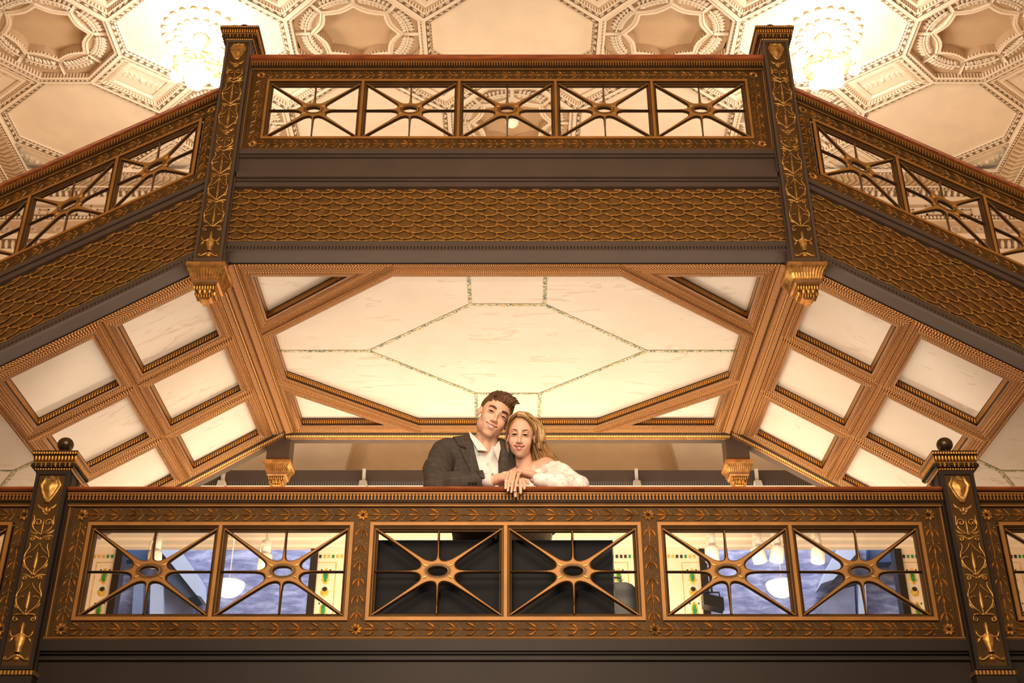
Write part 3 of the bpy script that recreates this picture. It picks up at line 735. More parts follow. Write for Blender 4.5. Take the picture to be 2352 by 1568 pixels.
for sg, w in ((-1, 'left'), (1, 'right')):
    rt = root('stair_soffit', (sg * 2.6 + XC, 8.0, 4.1), 'sloping %s stair underside with two rows of gilt-framed marble coffers' % w, 'soffit')
    fm = lambda x, y, z, sg=sg: (sg * x + XC, y, 4.50 + z - .615 * (x - 1.96))
    xs = [(1.90, 1.98, 2.462, 2.53), (2.53, 2.605, 3.10, 3.215)]; ys = [(6.675, 6.82, 7.445, 7.535), (7.535, 7.625, 8.245, 8.335), (8.335, 8.425, 9.00, 9.13)]
    for xc0, xh0, xh1, xc1 in xs:
        for yc0, yh0, yh1, yc1 in ys:
            h = sc_([(xh0, yh0), (xh1, yh0), (xh1, yh1), (xh0, yh1)]); c = sc_([(xc0, yc0), (xc1, yc0), (xc1, yc1), (xc0, yc1)])
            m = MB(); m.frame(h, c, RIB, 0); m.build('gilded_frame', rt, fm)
            m = MB(); m.poly([(h[0][0] - .01, h[0][1] - .01, .044), (h[1][0] + .01, h[1][1] - .01, .044), (h[2][0] + .01, h[2][1] + .01, .044), (h[3][0] - .01, h[3][1] + .01, .044)], 'marble'); m.build('marble_panel', rt, fm)
    m = MB(); a, b2 = 1.78 * S, 1.90 * S
    pr = [(0, -.03, 'gilt_fillet'), (.12, -.03, 'gilt_gadroon'), (.55, -.034, 'gilt_bead'), (.68, -.028, 'gilt_rope'), (1., -.008, 'gilt_fillet')]
    for i in range(4):
        (ta, ha, mt), (tb, hb, _) = pr[i], pr[i + 1]
        xa, xb = a + (b2 - a) * ta, a + (b2 - a) * tb; y0, y1 = 6.675 * S, 9.13 * S
        m.add([(xa, y0, ha), (xa, y1, ha), (xb, y1, hb), (xb, y0, hb)], [(0, 1, 2, 3)], mt, [[(0, 0), (y1 - y0, 0), (y1 - y0, 1), (0, 1)]])
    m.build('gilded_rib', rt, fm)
    # lower landing beyond the flight
    rt = root('side_landing_soffit', (sg * 3.9 + XC, 8.0, 3.7), 'pale marble underside with a mosaic line at the far %s edge beyond the sloping flight' % w, 'soffit')
    m = MB(); m.box(sg * 3.285 + XC, sg * 4.9 + XC, 6.83, 9.34, 3.72, 3.80, 'marble'); m.build('marble_panel', rt)
    m = MB(); m.box(sg * 3.285 + XC, sg * 3.32 + XC, 6.83, 9.34, 3.70, 3.722, 'gilt_fillet'); m.build('gilded_edge', rt)
    V = (3.555, 8.31)
    for q in ((3.325, 8.12), (3.75, 8.59), (4.8, 8.32)):
        m = MB(); strip(m, (sg * V[0], V[1]), (sg * q[0], q[1]), .026, 3.7178 - q[0] * .0003); m.build('mosaic_strip', rt, lambda x, y, z: (x + XC, y, z))
# rear edge: beaded lip and grey rear beam
rt = root('rear_beam', (XC, 9.4, 4.5), 'grey beam with a gold beaded lip along the back edge of the landing and flights', 'beam')
for nm, fm2, u0, u1 in (('beam_span', lambda x, y, z: (x + XC, y, 4.535 + z), -1.84, 1.84), ('beam_slope', lambda x, y, z: (x + XC, y, 4.50 + z - .615 * (abs(x) - 1.96)), -3.30, -1.80), ('beam_slope', lambda x, y, z: (x + XC, y, 4.50 + z - .615 * (abs(x) - 1.96)), 1.80, 3.30)):
    m = MB(); m.extr([(9.13 * S, -.008, 'brown_deep'), (9.37, -.016, 'gilt_bead'), (9.40, -.034, 'gilt_plain'), (9.425, -.034, 'grey_iron'), (9.43, -.012, 'grey_iron'), (9.53, -.012, 'grey_iron'), (9.535, -.004, 'grey_iron'), (9.56, -.004, 'grey_iron'), (9.56, .25, 'grey_iron'), (9.13 * S, .25, 'grey_iron')], u0, u1, True)
    m.build(nm, rt, fm2)
for x, w in ((-1.90, 'left'), (1.90, 'right')):
    rt = root('hanging_post', (x + XC, 9.52, 4.33), 'short hanging post with gold pendant behind the couple, to their %s' % w, 'hanging post')
    m = MB(); m.sqprof([(.094, 4.335, g), (.094, 4.62, g)], (x + XC, 9.52)); m.build('shaft', rt)
    pendant_cap(rt, x + XC, 9.52, 4.335, .115)

# solid core of the landing and flights above the soffits (deck and steps)
rt = root('stair_deck', (XC, 8.0, 5.0), 'body of the upper landing and steps between soffit and railings', 'staircase')
m = MB(); m.box(-1.83 + XC, 1.83 + XC, 6.86, 9.30, 4.60, 4.75, 'grey_iron'); m.build('landing_slab', rt)
for sg in (-1, 1):
    for i in range(9):
        m = MB(); x0 = 1.87 + .16 * i; zt = 4.50 - .615 * (x0 - 1.96) + .27
        m.box(min(sg * x0, sg * (x0 + .16)) + XC, max(sg * x0, sg * (x0 + .16)) + XC, 6.86, 9.30, zt - .14, zt, 'grey_iron'); m.build('stair_step', rt)

# ================================================================== CEILING
ZC = 9.0; PX, PY, Y0 = 1.572, 1.387, 9.457
ce = root('ceiling', (0, 9.5, ZC), None, None, None, 'structure')
ce['label'] = 'coffered cream plaster ceiling of octagons and wreath medallions'
down = lambda x, y, z: (x, y, z)
oh = [(-.23, -.68), (.23, -.68), (.81, -.20), (.81, .20), (.23, .68), (-.23, .68), (-.81, .20), (-.81, -.20)]
oc = [(-.27, -.727), (.27, -.727), (.882, -.25), (.882, .25), (.27, .727), (-.27, .727), (-.882, .25), (-.882, -.25)]
mc = [(-.27, -.66), (.27, -.66), (.69, -.25), (.69, .25), (.27, .66), (-.27, .66), (-.69, .25), (-.69, -.25)]
mhl = [(x * .91, y * .91) for x, y in mc]
def oct_mesh():
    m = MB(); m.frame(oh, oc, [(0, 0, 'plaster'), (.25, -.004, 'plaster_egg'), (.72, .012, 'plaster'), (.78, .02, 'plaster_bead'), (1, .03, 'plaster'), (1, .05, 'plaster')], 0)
    m.poly([(x, y, .05) for x, y in oh], 'plaster'); return m
star = []
for i in range(8):
    a0, a1 = i * PI / 4, (i + 1) * PI / 4
    for t in (0, .25, .5, .75):
        r = 1 - .09 * math.sin(PI * t)
        x = math.cos(a0) * (1 - t) + math.cos(a1) * t; y = math.sin(a0) * (1 - t) + math.sin(a1) * t
        star.append((x * r * .41, y * r * .365))
def med_mesh():
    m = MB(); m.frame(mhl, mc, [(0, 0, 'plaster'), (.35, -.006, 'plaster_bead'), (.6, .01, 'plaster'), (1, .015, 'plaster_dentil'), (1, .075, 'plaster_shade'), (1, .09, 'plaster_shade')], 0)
    # ring floor between octagon and star
    N = 32; outer = []
    for k in range(N):
        a = math.atan2(star[k][1] / .35, star[k][0] / .40); dx, dy = math.cos(a) * .69, math.sin(a) * .66
        best = None
        for i in range(8):
            p, q_ = mhl[i], mhl[(i + 1) % 8]; ex, ey = q_[0] - p[0], q_[1] - p[1]; det = dx * (-ey) - dy * (-ex)
            if abs(det) < 1e-9: continue
            t = (p[0] * (-ey) - p[1] * (-ex)) / det; u = (dx * p[1] - dy * p[0]) / det
            if t > 0 and -1e-6 <= u <= 1 + 1e-6: best = (dx * t, dy * t) if best is None or t < best_t else best; best_t = t
        outer.append(best)
    so = [(x * 1.17, y * 1.17) for x, y in star]
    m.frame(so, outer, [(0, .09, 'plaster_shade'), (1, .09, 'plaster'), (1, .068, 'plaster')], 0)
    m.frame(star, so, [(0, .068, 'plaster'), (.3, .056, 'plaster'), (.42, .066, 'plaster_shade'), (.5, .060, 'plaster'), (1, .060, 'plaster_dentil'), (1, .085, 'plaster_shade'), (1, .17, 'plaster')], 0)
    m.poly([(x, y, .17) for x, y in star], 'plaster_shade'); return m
def wreath_mesh():
    m = MB()
    for i in range(8):
        a0 = i * PI / 4
        pts = []
        for k in range(9):
            a = a0 + PI / 4 * (.07 + .86 * k / 8); r = 1.
            pts.append((.520 * math.cos(a), .480 * math.sin(a)))
        m.tube([(p[0], -.03, p[1]) for p in pts], .010, 'plaster', 5)
        for k in range(1, 8):
            p = pts[k]; d = (pts[k][0] - pts[k - 1][0], pts[k][1] - pts[k - 1][1]); L = math.hypot(*d); d = (d[0] / L, d[1] / L); nn = (-d[1], d[0])
            for sd in (1, -1):
                tp = (p[0] + nn[0] * sd * .068 + d[0] * .03, p[1] + nn[1] * sd * .068 + d[1] * .03)
                m.leaf((*p, -.012), (*tp, -.012), .042, .035, 'plaster', 0, 3)
            if k % 2: m.dome((p[0] + nn[0] * .03, p[1] + nn[1] * .03), .017, 'plaster', .045, 6, 2)
        c, s_ = math.cos(a0), math.sin(a0)
        ax, ay = .475 * c, .425 * s_; bx, by = .625 * c, .60 * s_
        if abs(c) > .1 and abs(s_) > .1: bx, by = .60 * c * 1.02, .565 * s_ * 1.05
        nx, ny = -s_ * .022, c * .022
        m.add([(ax - nx, -.03, ay - ny), (bx - nx, -.03, by - ny), (bx + nx, -.03, by + ny), (ax + nx, -.03, ay + ny), (ax - nx, 0.0, ay - ny), (bx - nx, 0.0, by - ny), (bx + nx, 0.0, by + ny), (ax + nx, .0, ay + ny)], [(0, 1, 2, 3), (0, 1, 5, 4), (2, 3, 7, 6), (1, 2, 6, 5), (3, 0, 4, 7)], 'plaster')
    m.v = [(x, z, y + .09) for x, y, z in m.v]; return m
rc = [(.27, .66), (.69, .25), (1.302, .727), (.882, 1.137)]; rcx, rcy = .786, .6935
rc = [(x - rcx, y - rcy) for x, y in rc]
def rect_mesh(deep):
    h = [(x * .74 + 0, y * .74) for x, y in rc]; m = MB()
    # uniform inset
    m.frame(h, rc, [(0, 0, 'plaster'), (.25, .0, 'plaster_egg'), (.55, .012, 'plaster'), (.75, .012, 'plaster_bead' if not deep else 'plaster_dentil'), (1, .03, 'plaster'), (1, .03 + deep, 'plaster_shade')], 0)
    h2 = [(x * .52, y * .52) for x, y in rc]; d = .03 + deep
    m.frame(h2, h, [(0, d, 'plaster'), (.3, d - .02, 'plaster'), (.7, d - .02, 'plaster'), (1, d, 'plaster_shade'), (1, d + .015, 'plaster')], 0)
    m.poly([(x, y, d + .015) for x, y in h2], 'plaster')
    # carved spray in the middle
    ax = Vector((rc[2][0] - rc[1][0], rc[2][1] - rc[1][1])).normalized()
    k = MB(); k.dome((0, 0), .03, 'plaster', .03, 8, 2)
    for sd in (1, -1):
        for j in range(4):
            c = ax * (sd * (.05 + .055 * j)); nn = Vector((-ax.y, ax.x))
            for q_ in (1, -1):
                t = c + ax * (sd * .05) + nn * (q_ * .045)
                k.leaf((c.x, c.y), (t.x, t.y), .03, .02, 'plaster', 0, 3)
    k.v = [(x, z, y + d + .015) for x, y, z in k.v]
    o = len(m.v); m.v += k.v; mm = [m.mi('plaster')] * len(k.f); m.f += [tuple(o + i for i in f) for f in k.f]; m.m += mm; m.uv += [None] * len(k.f)
    return m
def inst(name, data, loc, parent, scale=None):
    o = bpy.data.objects.new(name, data); C.objects.link(o); o.parent = parent
    b = parent['_base']; o.location = (loc[0] - b[0], loc[1] - b[1], loc[2] - b[2])
    if scale: o.scale = scale
    return o
def data_of(mb, name, smooth=False):
    o = mb.build(name, None, None, smooth); d = o.data; bpy.data.objects.remove(o); return d
D_o = data_of(oct_mesh(), 'octagon_panel'); D_m = data_of(med_mesh(), 'medallion'); D_w = data_of(wreath_mesh(), 'leaf_wreath', True)
D_r = data_of(rect_mesh(.02), 'rosette_panel')
for i in range(-4, 5):
    for j in range(-1, 3):
        x, y = i * PX, Y0 + j * PY
        if (i + j) % 2 == 0: inst('octagon_panel', D_o, (x, y, ZC), ce)
        else:
            md = inst('medallion', D_m, (x, y, ZC), ce); md['_base'] = [x, y, ZC]
            if abs(i) < 4 and j < 2: inst('leaf_wreath', D_w, (x, y, ZC), md)
        if i < 4:
            # rectangle between (i,j) and (i+1,j+1): runs between the two octagons
            odd = (i + j) % 2 != 0
            inst('rosette_panel', D_r, (x + rcx, y + rcy, ZC), ce, None if odd else (-1, 1, 1))
# border slabs
bd = MB()
BP = [(0, .0, 'plaster'), (.0, -.05, 'plaster_bead'), (.035, -.055, 'plaster'), (.05, -.05, 'plaster_leaf'), (.26, -.05, 'plaster'), (.275, -.06, 'plaster_bead'), (.33, -.06, 'plaster'), (.36, -.05, 'plaster'), (.55, -.05, 'plaster')]
for sx in (-1, 1):
    for k in range(len(BP) - 1):
        (a, ha, mt), (b, hb, _) = BP[k], BP[k + 1]
        xa, xb = sx * (5.61 + a), sx * (5.61 + b); ya, yb = 11.59 + a, 11.59 + b
        bd.add([(xa, 3., ZC + ha), (xa, ya, ZC + ha), (xb, yb, ZC + hb), (xb, 3., ZC + hb)], [(0, 1, 2, 3)], mt, [[(0, 0), (ya - 3, 0), (yb - 3, 1), (0, 1)]])
for k in range(len(BP) - 1):
    (a, ha, mt), (b, hb, _) = BP[k], BP[k + 1]
    xa, xb = 5.61 + a, 5.61 + b; ya, yb = 11.59 + a, 11.59 + b
    bd.add([(-xa, ya, ZC + ha), (xa, ya, ZC + ha), (xb, yb, ZC + hb), (-xb, yb, ZC + hb)], [(0, 1, 2, 3)], mt, [[(0, 0), (2 * xa, 0), (xa + xb, 1), (0, 1)]])
bd.build('leaf_border', ce)
m = MB(); m.box(-6.3, 6.3, 3., 8.0, ZC + .0, ZC + .05, 'plaster_shade')
m = MB(); m.box(-6.3, 6.3, 3., 12.4, ZC + .26, ZC + .36, 'plaster'); m.build('ceiling_slab', ce)
m = MB(); m.box(-5.62, 5.62, 3., 7.33, ZC - .0, ZC + .2, 'plaster'); m.build('ceiling_front', ce)

# upper wall with frieze
WY = 12.05
w = MB(); W_ = 6.05
prof = [(WY - .12, 8.96, 'plaster_egg'), (WY - .06, 8.90, 'plaster'), (WY - .03, 8.895, 'plaster'), (WY - .03, 8.82, 'plaster'), (WY, 8.81, 'plaster'), (WY, 8.66, 'plaster'), (WY - .02, 8.655, 'plaster_bead'), (WY - .02, 8.60, 'plaster'), (WY, 8.59, 'plaster_shade'), (WY + .01, 8.53, 'plaster_shade'), (WY, 8.40, 'plaster'), (WY - .04, 8.385, 'plaster'), (WY - .04, 8.31, 'plaster_egg'), (WY - .0, 8.20, 'plaster'), (WY - .0, 6.3, 'plaster'), (WY + .3, 6.3, 'plaster'), (WY + .3, 8.96, 'plaster')]
w.extr(prof, -W_ - .3, W_ + .3, True)
wb = w.build('wall_back', None); tag(wb, 'cream back wall with carved frieze seen through the stair railings', None, None, 'structure')
wb['_base'] = [0, 0, 0]
k = MB(); kx = -6.0   # greek key fret
while kx < 6.0:
    y = WY - .004; t = .016
    for (a, b, c, d) in ((0, .26, .118, .134), (.0, .016, .0, .134), (0, .20, 0, .016), (.184, .20, 0, .085), (.08, .20, .07, .085), (.08, .096, .035, .085), (.26, .34, .118, .134)):
        k.box(kx + a, kx + b, WY - .018, WY + .002, 8.668 + c, 8.668 + d, 'plaster_shade')
    kx += .34
k.build('greek_key', wb)
k = MB(); kx = -6.0
while kx < 6.0:
    for r in (.05, .03): k.tube([(kx + .09 + r * math.cos(a), WY - .006, 8.466 + r * math.sin(a)) for a in [i * PI / 5 for i in range(11)]], .006, 'plaster', 4)
    k.leaf((kx + .19, 8.466, WY - .0), (kx + .28, 8.466, WY - .0), .05, .02, 'plaster', 0, 3)
    kx += .30
k.build('scroll_relief', wb)
for sx, nm in ((-1, 'wall_left'), (1, 'wall_right')):
    m = MB(); m.box(min(sx * 6.05, sx * 6.3), max(sx * 6.05, sx * 6.3), 3., 12.35, -1.6, 8.96, 'tan_plaster'); o = m.build(nm); tag(o, None, None, None, 'structure')
m = MB(); m.box(-6.3, 6.3, -3, 14, -1.7, -1.6, 'floor_stone'); o = m.build('floor'); tag(o, None, None, None, 'structure')

# chandeliers
def chandelier(x, label):
    y = Y0; rt = root('chandelier', (x, y, ZC + .05), label, 'chandelier', 'glowing chandeliers on the ceiling')
    r = MB()
    for R, n, wd, z, hh in ((.37, 20, .115, .0, .045), (.24, 16, .09, -.03, .05)):
        for i in range(n):
            a = 2 * PI * i / n; r.leaf((.08 * math.cos(a), .08 * math.sin(a), z), (R * math.cos(a), R * math.sin(a), z), wd * 1.25, hh, 'plaster')
    r.v = [(a, c, b) for a, b, c in r.v]; r.v = [(a + x, b + y, c + ZC + .05) for a, b, c in r.v]
    # circular fillet
    r.tube([(x + .20 * math.cos(t), y + .20 * math.sin(t), ZC + .0) for t in [i * PI / 16 for i in range(33)]], .012, 'plaster', 5)
    for R_, n, zz in ((.36, 20, .035), (.235, 16, -.0)):
        for i in range(n):
            a = 2 * PI * i / n; r.lathe([(.001, .012), (.034, .004), (.040, -.008), (.030, -.018), (.001, -.024)], (x + R_ * math.cos(a), y + R_ * math.sin(a), ZC + zz), 'plaster', 10)
    r.build('ceiling_rose', rt, None, True)
    s_ = MB(); s_.lathe([(.001, .05), (.06, .04), (.085, -.02), (.07, -.08), (.03, -.11), (.02, -.13), (.02, -.30), (.05, -.33), (.09, -.36), (.05, -.40), (.001, -.42)], (x, y, ZC), 'tan_plaster', 24)
    s_.tube([(x + .23 * math.cos(t), y + .23 * math.sin(t), ZC - .37) for t in [i * PI / 14 for i in range(29)]], .012, 'gilt', 6)
    for i in range(8):
        t = i * PI / 4; s_.tube([(x + rr * math.cos(t), y + rr * math.sin(t), ZC - zz) for rr, zz in ((.04, .30), (.12, .32), (.2, .36), (.26, .36), (.29, .33))], .009, 'gilt', 5)
    s_.build('stem', rt, None, True)
    b = MB(); b.lathe([(.001, .065)] + [(.065 * math.sin(a), .065 * math.cos(a)) for a in [PI * q / 8 for q in range(1, 8)]] + [(.001, -.065)], (0, 0, 0), 'bulb', 16); D = data_of(b, 'bulb', True)
    for i in range(8):
        t = i * PI / 4 + .2; inst('bulb', D, (x + .29 * math.cos(t), y + .29 * math.sin(t), ZC - .36), rt)
    for i in range(4):
        t = i * PI / 2 + .5; inst('bulb', D, (x + .12 * math.cos(t), y + .12 * math.sin(t), ZC - .46), rt)
    inst('bulb', D, (x, y, ZC - .55), rt, (1.5, 1.5, 1.5))
    return rt
chandelier(-3.144, 'glowing ceiling chandelier of round bulbs beside the left upper newel post')
chandelier(3.144, 'glowing ceiling chandelier of round bulbs beside the right upper newel post')
rt = root('globe_light', (0, Y0 + PY, ZC + .2), 'small pale globe ceiling light in the wreath medallion behind the middle railing grille', 'light')
m = MB(); m.lathe([(.001, 0), (.07, 0), (.075, -.02), (.03, -.04), (.02, -.06)], (0, Y0 + PY, ZC + .2), 'plaster', 16); m.build('canopy', rt, None, True)
m = MB(); m.lathe([(.001, .075)] + [(.075 * math.sin(a), .075 * math.cos(a)) for a in [PI * q / 10 for q in range(1, 10)]] + [(.001, -.075)], (0, Y0 + PY, ZC + .08), 'globe_glass', 20); m.build('globe', rt, None, True)

# ================================================================== ROOM BEHIND THE BRIDGE
DZ = 1.53
m = MB(); m.box(-6.05, 6.05, 6.12, 12.5, DZ - .1, DZ, 'floor_stone'); o = m.build('balcony_floor'); tag(o, None, None, None, 'structure')
# upper tan wall
m = MB(); m.box(-6.05, 6.05, 11.42, 11.5, 4.9, 6.3, 'tan_plaster')
for sg in (-1, 1):
    pts = [(sg * 1.50, 6.0), (sg * 1.53, 5.6), (sg * 1.60, 5.3), (sg * 1.64, 5.1), (sg * 1.645, 4.9), (sg * 6.05, 4.9), (sg * 6.05, 6.3), (sg * 1.5, 6.3)]
    m.add([(x, 11.30, z) for x, z in pts], [tuple(range(8))], 'cream_plaster')
    for a in range(4): m.add([(pts[a][0], 11.30, pts[a][1]), (pts[a + 1][0], 11.30, pts[a + 1][1]), (pts[a + 1][0], 11.43, pts[a + 1][1]), (pts[a][0], 11.43, pts[a][1])], [(0, 1, 2, 3)], 'cream_plaster')
m.box(-6.05, 6.05, 11.3, 12.4, 6.25, 6.32, 'plaster')
o = m.build('wall_gallery'); tag(o, None, None, None, 'structure')
rt = root('rear_walkway_beam', (0, 11.1, 4.8), 'dark beam with small dentils and a white lit underside far behind the couple', 'beam')
m = MB(); m.extr([(11.0, 4.93, g), (11.0, 4.815, 'dentil_grey'), (11.02, 4.78, 'cream_plaster'), (11.05, 4.765, 'cream_plaster'), (11.30, 4.765, g), (11.30, 4.93, g)], -6.05, 6.05, True); m.build('beam_face', rt)
m = MB(); m.box(-6.05, 6.05, 11.29, 12.55, 4.76, 4.86, 'cream_plaster'); o = m.build('ceiling_gallery'); tag(o, None, None, None, 'structure')
m = MB(); m.extr([(12.5, 4.76, 'cream_plaster'), (12.32, 4.76, 'cream_plaster'), (12.34, 4.735, 'cream_plaster'), (12.42, 4.72, 'cream_plaster'), (12.44, 4.70, 'cream_plaster'), (12.5, 4.69, 'cream_plaster')], -6.05, 6.05, True, False)
o = m.build('trim_1'); tag(o, None, None, None, 'structure')
# window wall
Yw = 12.5
wins = [(-4.147, -2.03), (1.958, 4.076)]
m = MB(); xs = [-6.05, wins[0][0], wins[0][1], wins[1][0], wins[1][1], 6.05]
for a, b in ((xs[0], xs[1]), (xs[2], xs[3]), (xs[4], xs[5])): m.box(a, b, Yw, Yw + .2, DZ, 4.8, 'cream_plaster')
for a, b in wins: m.box(a, b, Yw, Yw + .2, DZ, 2.3, 'cream_plaster')
o = m.build('wall_window'); tag(o, 'pale cream wall behind the lower railing with narrow mosaic ornaments', None, None, 'structure'); o['_base'] = [0, 0, 0]; ww = o
for n_, (a, b) in enumerate(wins):
    rt = root('window_%d' % (n_ + 1), ((a + b) / 2, Yw, 2.3), 'dark framed %s window behind the lower grilles showing blue stone outside' % ('left', 'right')[n_], None, None, 'structure')
    m = MB(); t = .075
    m.box(a, a + t, Yw - .03, Yw + .12, 2.3, 4.76, 'dark_frame'); m.box(b - t, b, Yw - .03, Yw + .12, 2.3, 4.76, 'dark_frame'); m.box(a, b, Yw - .03, Yw + .12, 2.3, 2.37, 'dark_frame')
    m.build('window_frame', rt)
    m = MB(); m.box(a + t, b - t, Yw + .05, Yw + .056, 2.37, 4.76, 'window_glass'); m.build('window_pane', rt)
emerald = plain('green_tile', (.03, .30, .10), .3, 0, .2, 20); plain('gold_tile', (.75, .50, .10), .35, .2, .2, 20); plain('jet_tile', (.03, .03, .025), .3, 0, .1, 9); plain('pale_tile', (.85, .74, .5), .4, 0, .05, 9)
for x in (-4.235, -1.936, 1.108, 1.872, 4.16, -5.2, 5.2):
    p = MB(); z = 4.50
    p.tube([(x - .10, Yw - .002, 4.55), (x + .10, Yw - .002, 4.55), (x + .10, Yw - .002, 2.5), (x - .10, Yw - .002, 2.5), (x - .10, Yw - .002, 4.55)], .004, 'gold_tile', 4)
    q_ = MB()
    while z > 2.6:
        q_.dome((x, z - .10), (.026, .075), 'green_tile', .008, 10, 2); q_.dome((x, z - .10), (.036, .09), 'gold_tile', .004, 10, 2)
        q_.dome((x, z - .24), (.03, .03), 'jet_tile', .006, 8, 2); q_.dome((x, z - .27), (.045, .05), 'gold_tile', .004, 8, 2)
        for sg in (-1, 1): q_.leaf((x, z - .17), (x + sg * .05, z - .13), .02, .004, 'gold_tile'); q_.dome((x + sg * .045, z - .03), .010, 'jet_tile', .004, 6, 2)
        z -= .36
    q_.v = [(a, b + Yw - .001, c) for a, b, c in q_.v]
    o = len(p.v); p.v += q_.v; p.f += [tuple(o + i for i in f) for f in q_.f]; p.m += [p.mi(q_.ms[k2]) for k2 in q_.m]; p.uv += [None] * len(q_.f)
    p.build('mosaic_ornament', ww)
p = MB()
for i in range(90):
    x = -6 + i * .045 * 2.96
for (x0, x1) in ((-6.0, -4.16), (4.09, 6.0), (-2.02, 1.95)):
    x = x0
    while x < x1 - .03:
        p.box(x, x + .026, Yw - .004, Yw, 4.60, 4.635, random.choice(['gold_tile', 'gold_tile', 'jet_tile', 'green_tile'])); x += .045
p.build('mosaic_band', ww)
# spot lights
def spot(x, z, y=11.3, lit=False, tilt=0., black=False, lab=''):
    rt = root('spotlight', (x, y, 4.76), lab, 'spotlight', 'small ceiling spotlights')
    mt = 'white_metal'
    m = MB(); m.lathe([(.001, 0), (.035, 0), (.035, -.02), (.012, -.03), (.012, z + .22 - 4.76), (.045, z + .20 - 4.76), (.045, z + .09 - 4.76), (.02, z + .06 - 4.76)], (x, y, 4.76), mt, 16); m.build('rod', rt, None, True)
    m = MB(); m.tube([(x - .02, y - .05, z + .16), (x - .045, y - .05, z + .12), (x - .04, y - .05, z + .06)], .008, 'tan_plaster', 5); m.build('cable', rt, None, True)
    c, s_ = math.cos(tilt), math.sin(tilt)
    fmp = lambda a, b, cc: (x + (a * c + cc * s_), y + b, z + (-a * s_ + cc * c))
    m = MB(); m.lathe([(.02, .07), (.062, .06), (.066, .04), (.066, -.085), (.058, -.085), (.05, -.06), (.001, -.055)], (0, 0, 0), mt, 24)
    mm = MB(); mm.lathe([(.001, -.072), (.057, -.074), (.057, -.06), (.001, -.058)], (0, 0, 0), 'spot_face' if lit else 'cream_plaster', 20)
    m.build('lamp_can', rt, fmp, True); mm.build('lens', rt, fmp, True)
for x, z, lit, tl, lab in ((-3.38, 4.16, False, -.1, 'cream spotlight can hanging behind the far left star grille'), (-2.335, 4.13, False, 0, 'cream spotlight can hanging behind the second star grille from the left'),
                      (1.895, 4.21, False, 0, 'cream spotlight can hanging over the left edge of the right window'), (2.335, 4.20, True, -.15, 'lit spotlight with glowing face behind the fifth star grille'),
                      (2.515, 4.21, True, .22, 'tilted cream spotlight right beside the glowing one'), (2.90, 4.20, True, .12, 'tilted cream spotlight behind the far right star grille')):
    spot(x, z, lit=lit, tilt=tl, lab=lab)
rt = root('floodlight', (2.02, 12.2, 4.76), 'black floodlight on a yoke in the lower left of the right window', 'floodlight')
m = MB(); m.box(1.90, 2.10, 12.05, 12.2, 3.93, 4.05, 'black_plastic'); m.build('lamp_housing', rt, lambda x, y, z: (x, y, z - (x - 2.0) * .25))
m = MB(); m.tube([(1.92, 12.12, 4.04), (1.90, 12.12, 4.10), (2.07, 12.12, 4.10), (2.08, 12.12, 4.0)], .010, 'black_plastic', 5); m.tube([(2.0, 12.12, 4.10), (2.0, 12.15, 4.22), (2.02, 12.2, 4.40), (2.02, 12.2, 4.76)], .012, 'black_plastic', 6); m.build('yoke', rt)
for x, w in ((-2.79, 'left'), (2.66, 'right')):
    rt = root('pendant_bowl', (x, 11.9, 4.76), 'white glass bowl pendant lamp in front of the %s window' % w, 'pendant lamp')
    m = MB(); m.lathe([(.001, 0), (.04, 0), (.04, -.02), (.005, -.03), (.005, -.66)], (x, 11.9, 4.76), 'white_metal', 10); m.build('rod', rt, None, True)
    m = MB(); m.lathe([(.001, .0), (.15, 0)] + [(.158 * math.cos(a), -.145 * math.sin(a)) for a in [PI / 2 * q / 8 for q in range(0, 8)]] + [(.001, -.15)], (x, 11.9, 4.12), 'bowl_glass', 28); m.build('bowl', rt, None, True)
# cream fins on the rear beam
for x, lab in ((-2.75, 'cream upright bracket beside the left back pendant'), (-1.41, 'thin cream upright bracket left of the groom'), (1.185, 'thin cream upright bracket right of the bride'), (2.33, 'cream upright bracket beside the right back pendant')):
    rt = root('bracket', (x, 10.93, 4.74), lab, 'bracket')
    m = MB(); m.box(x - .014, x + .014, 10.96, 11.0, 4.74, 4.93, 'white_metal'); m.build('upright', rt)
    m = MB(); m.add([(x - .035, 10.90, 4.725), (x + .035, 10.90, 4.725), (x + .03, 10.94, 4.80), (x - .035, 10.94, 4.80), (x - .035, 11.0, 4.725), (x + .06, 11.0, 4.725), (x + .03, 11.0, 4.80), (x - .035, 11.0, 4.80)], [(0, 1, 2, 3), (4, 5, 6, 7), (0, 1, 5, 4), (1, 2, 6, 5), (2, 3, 7, 6), (3, 0, 4, 7)], 'white_metal'); m.build('foot', rt)
# outside
rt = root('building', (0, 15.0, 0), 'blue-grey stone building outside the windows, in dusk light', 'building')
m = MB(); m.box(-9, 9, 15.0, 15.4, -1.6, 9, 'blue_stone'); m.build('stone_wall', rt)
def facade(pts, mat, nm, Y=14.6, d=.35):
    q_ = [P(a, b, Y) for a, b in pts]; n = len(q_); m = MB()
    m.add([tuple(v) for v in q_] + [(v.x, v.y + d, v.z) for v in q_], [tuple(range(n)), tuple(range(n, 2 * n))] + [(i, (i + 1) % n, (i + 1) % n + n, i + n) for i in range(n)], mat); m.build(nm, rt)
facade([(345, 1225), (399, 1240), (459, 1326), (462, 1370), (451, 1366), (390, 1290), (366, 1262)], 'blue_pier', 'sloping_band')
facade([(390, 1292), (451, 1367), (431, 1374), (380, 1330), (374, 1296)], 'blue_block', 'dark_block', 14.65)
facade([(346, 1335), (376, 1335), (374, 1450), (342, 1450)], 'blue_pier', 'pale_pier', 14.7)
facade([(378, 1335), (446, 1385), (440, 1450), (376, 1450)], 'blue_mid', 'shadowed_wall', 14.8)  # slab for the shadow area, its shade put into the colour
facade([(308, 1330), (330, 1330), (326, 1450), (300, 1450)], 'blue_mid2', 'pale_pier', 14.75)
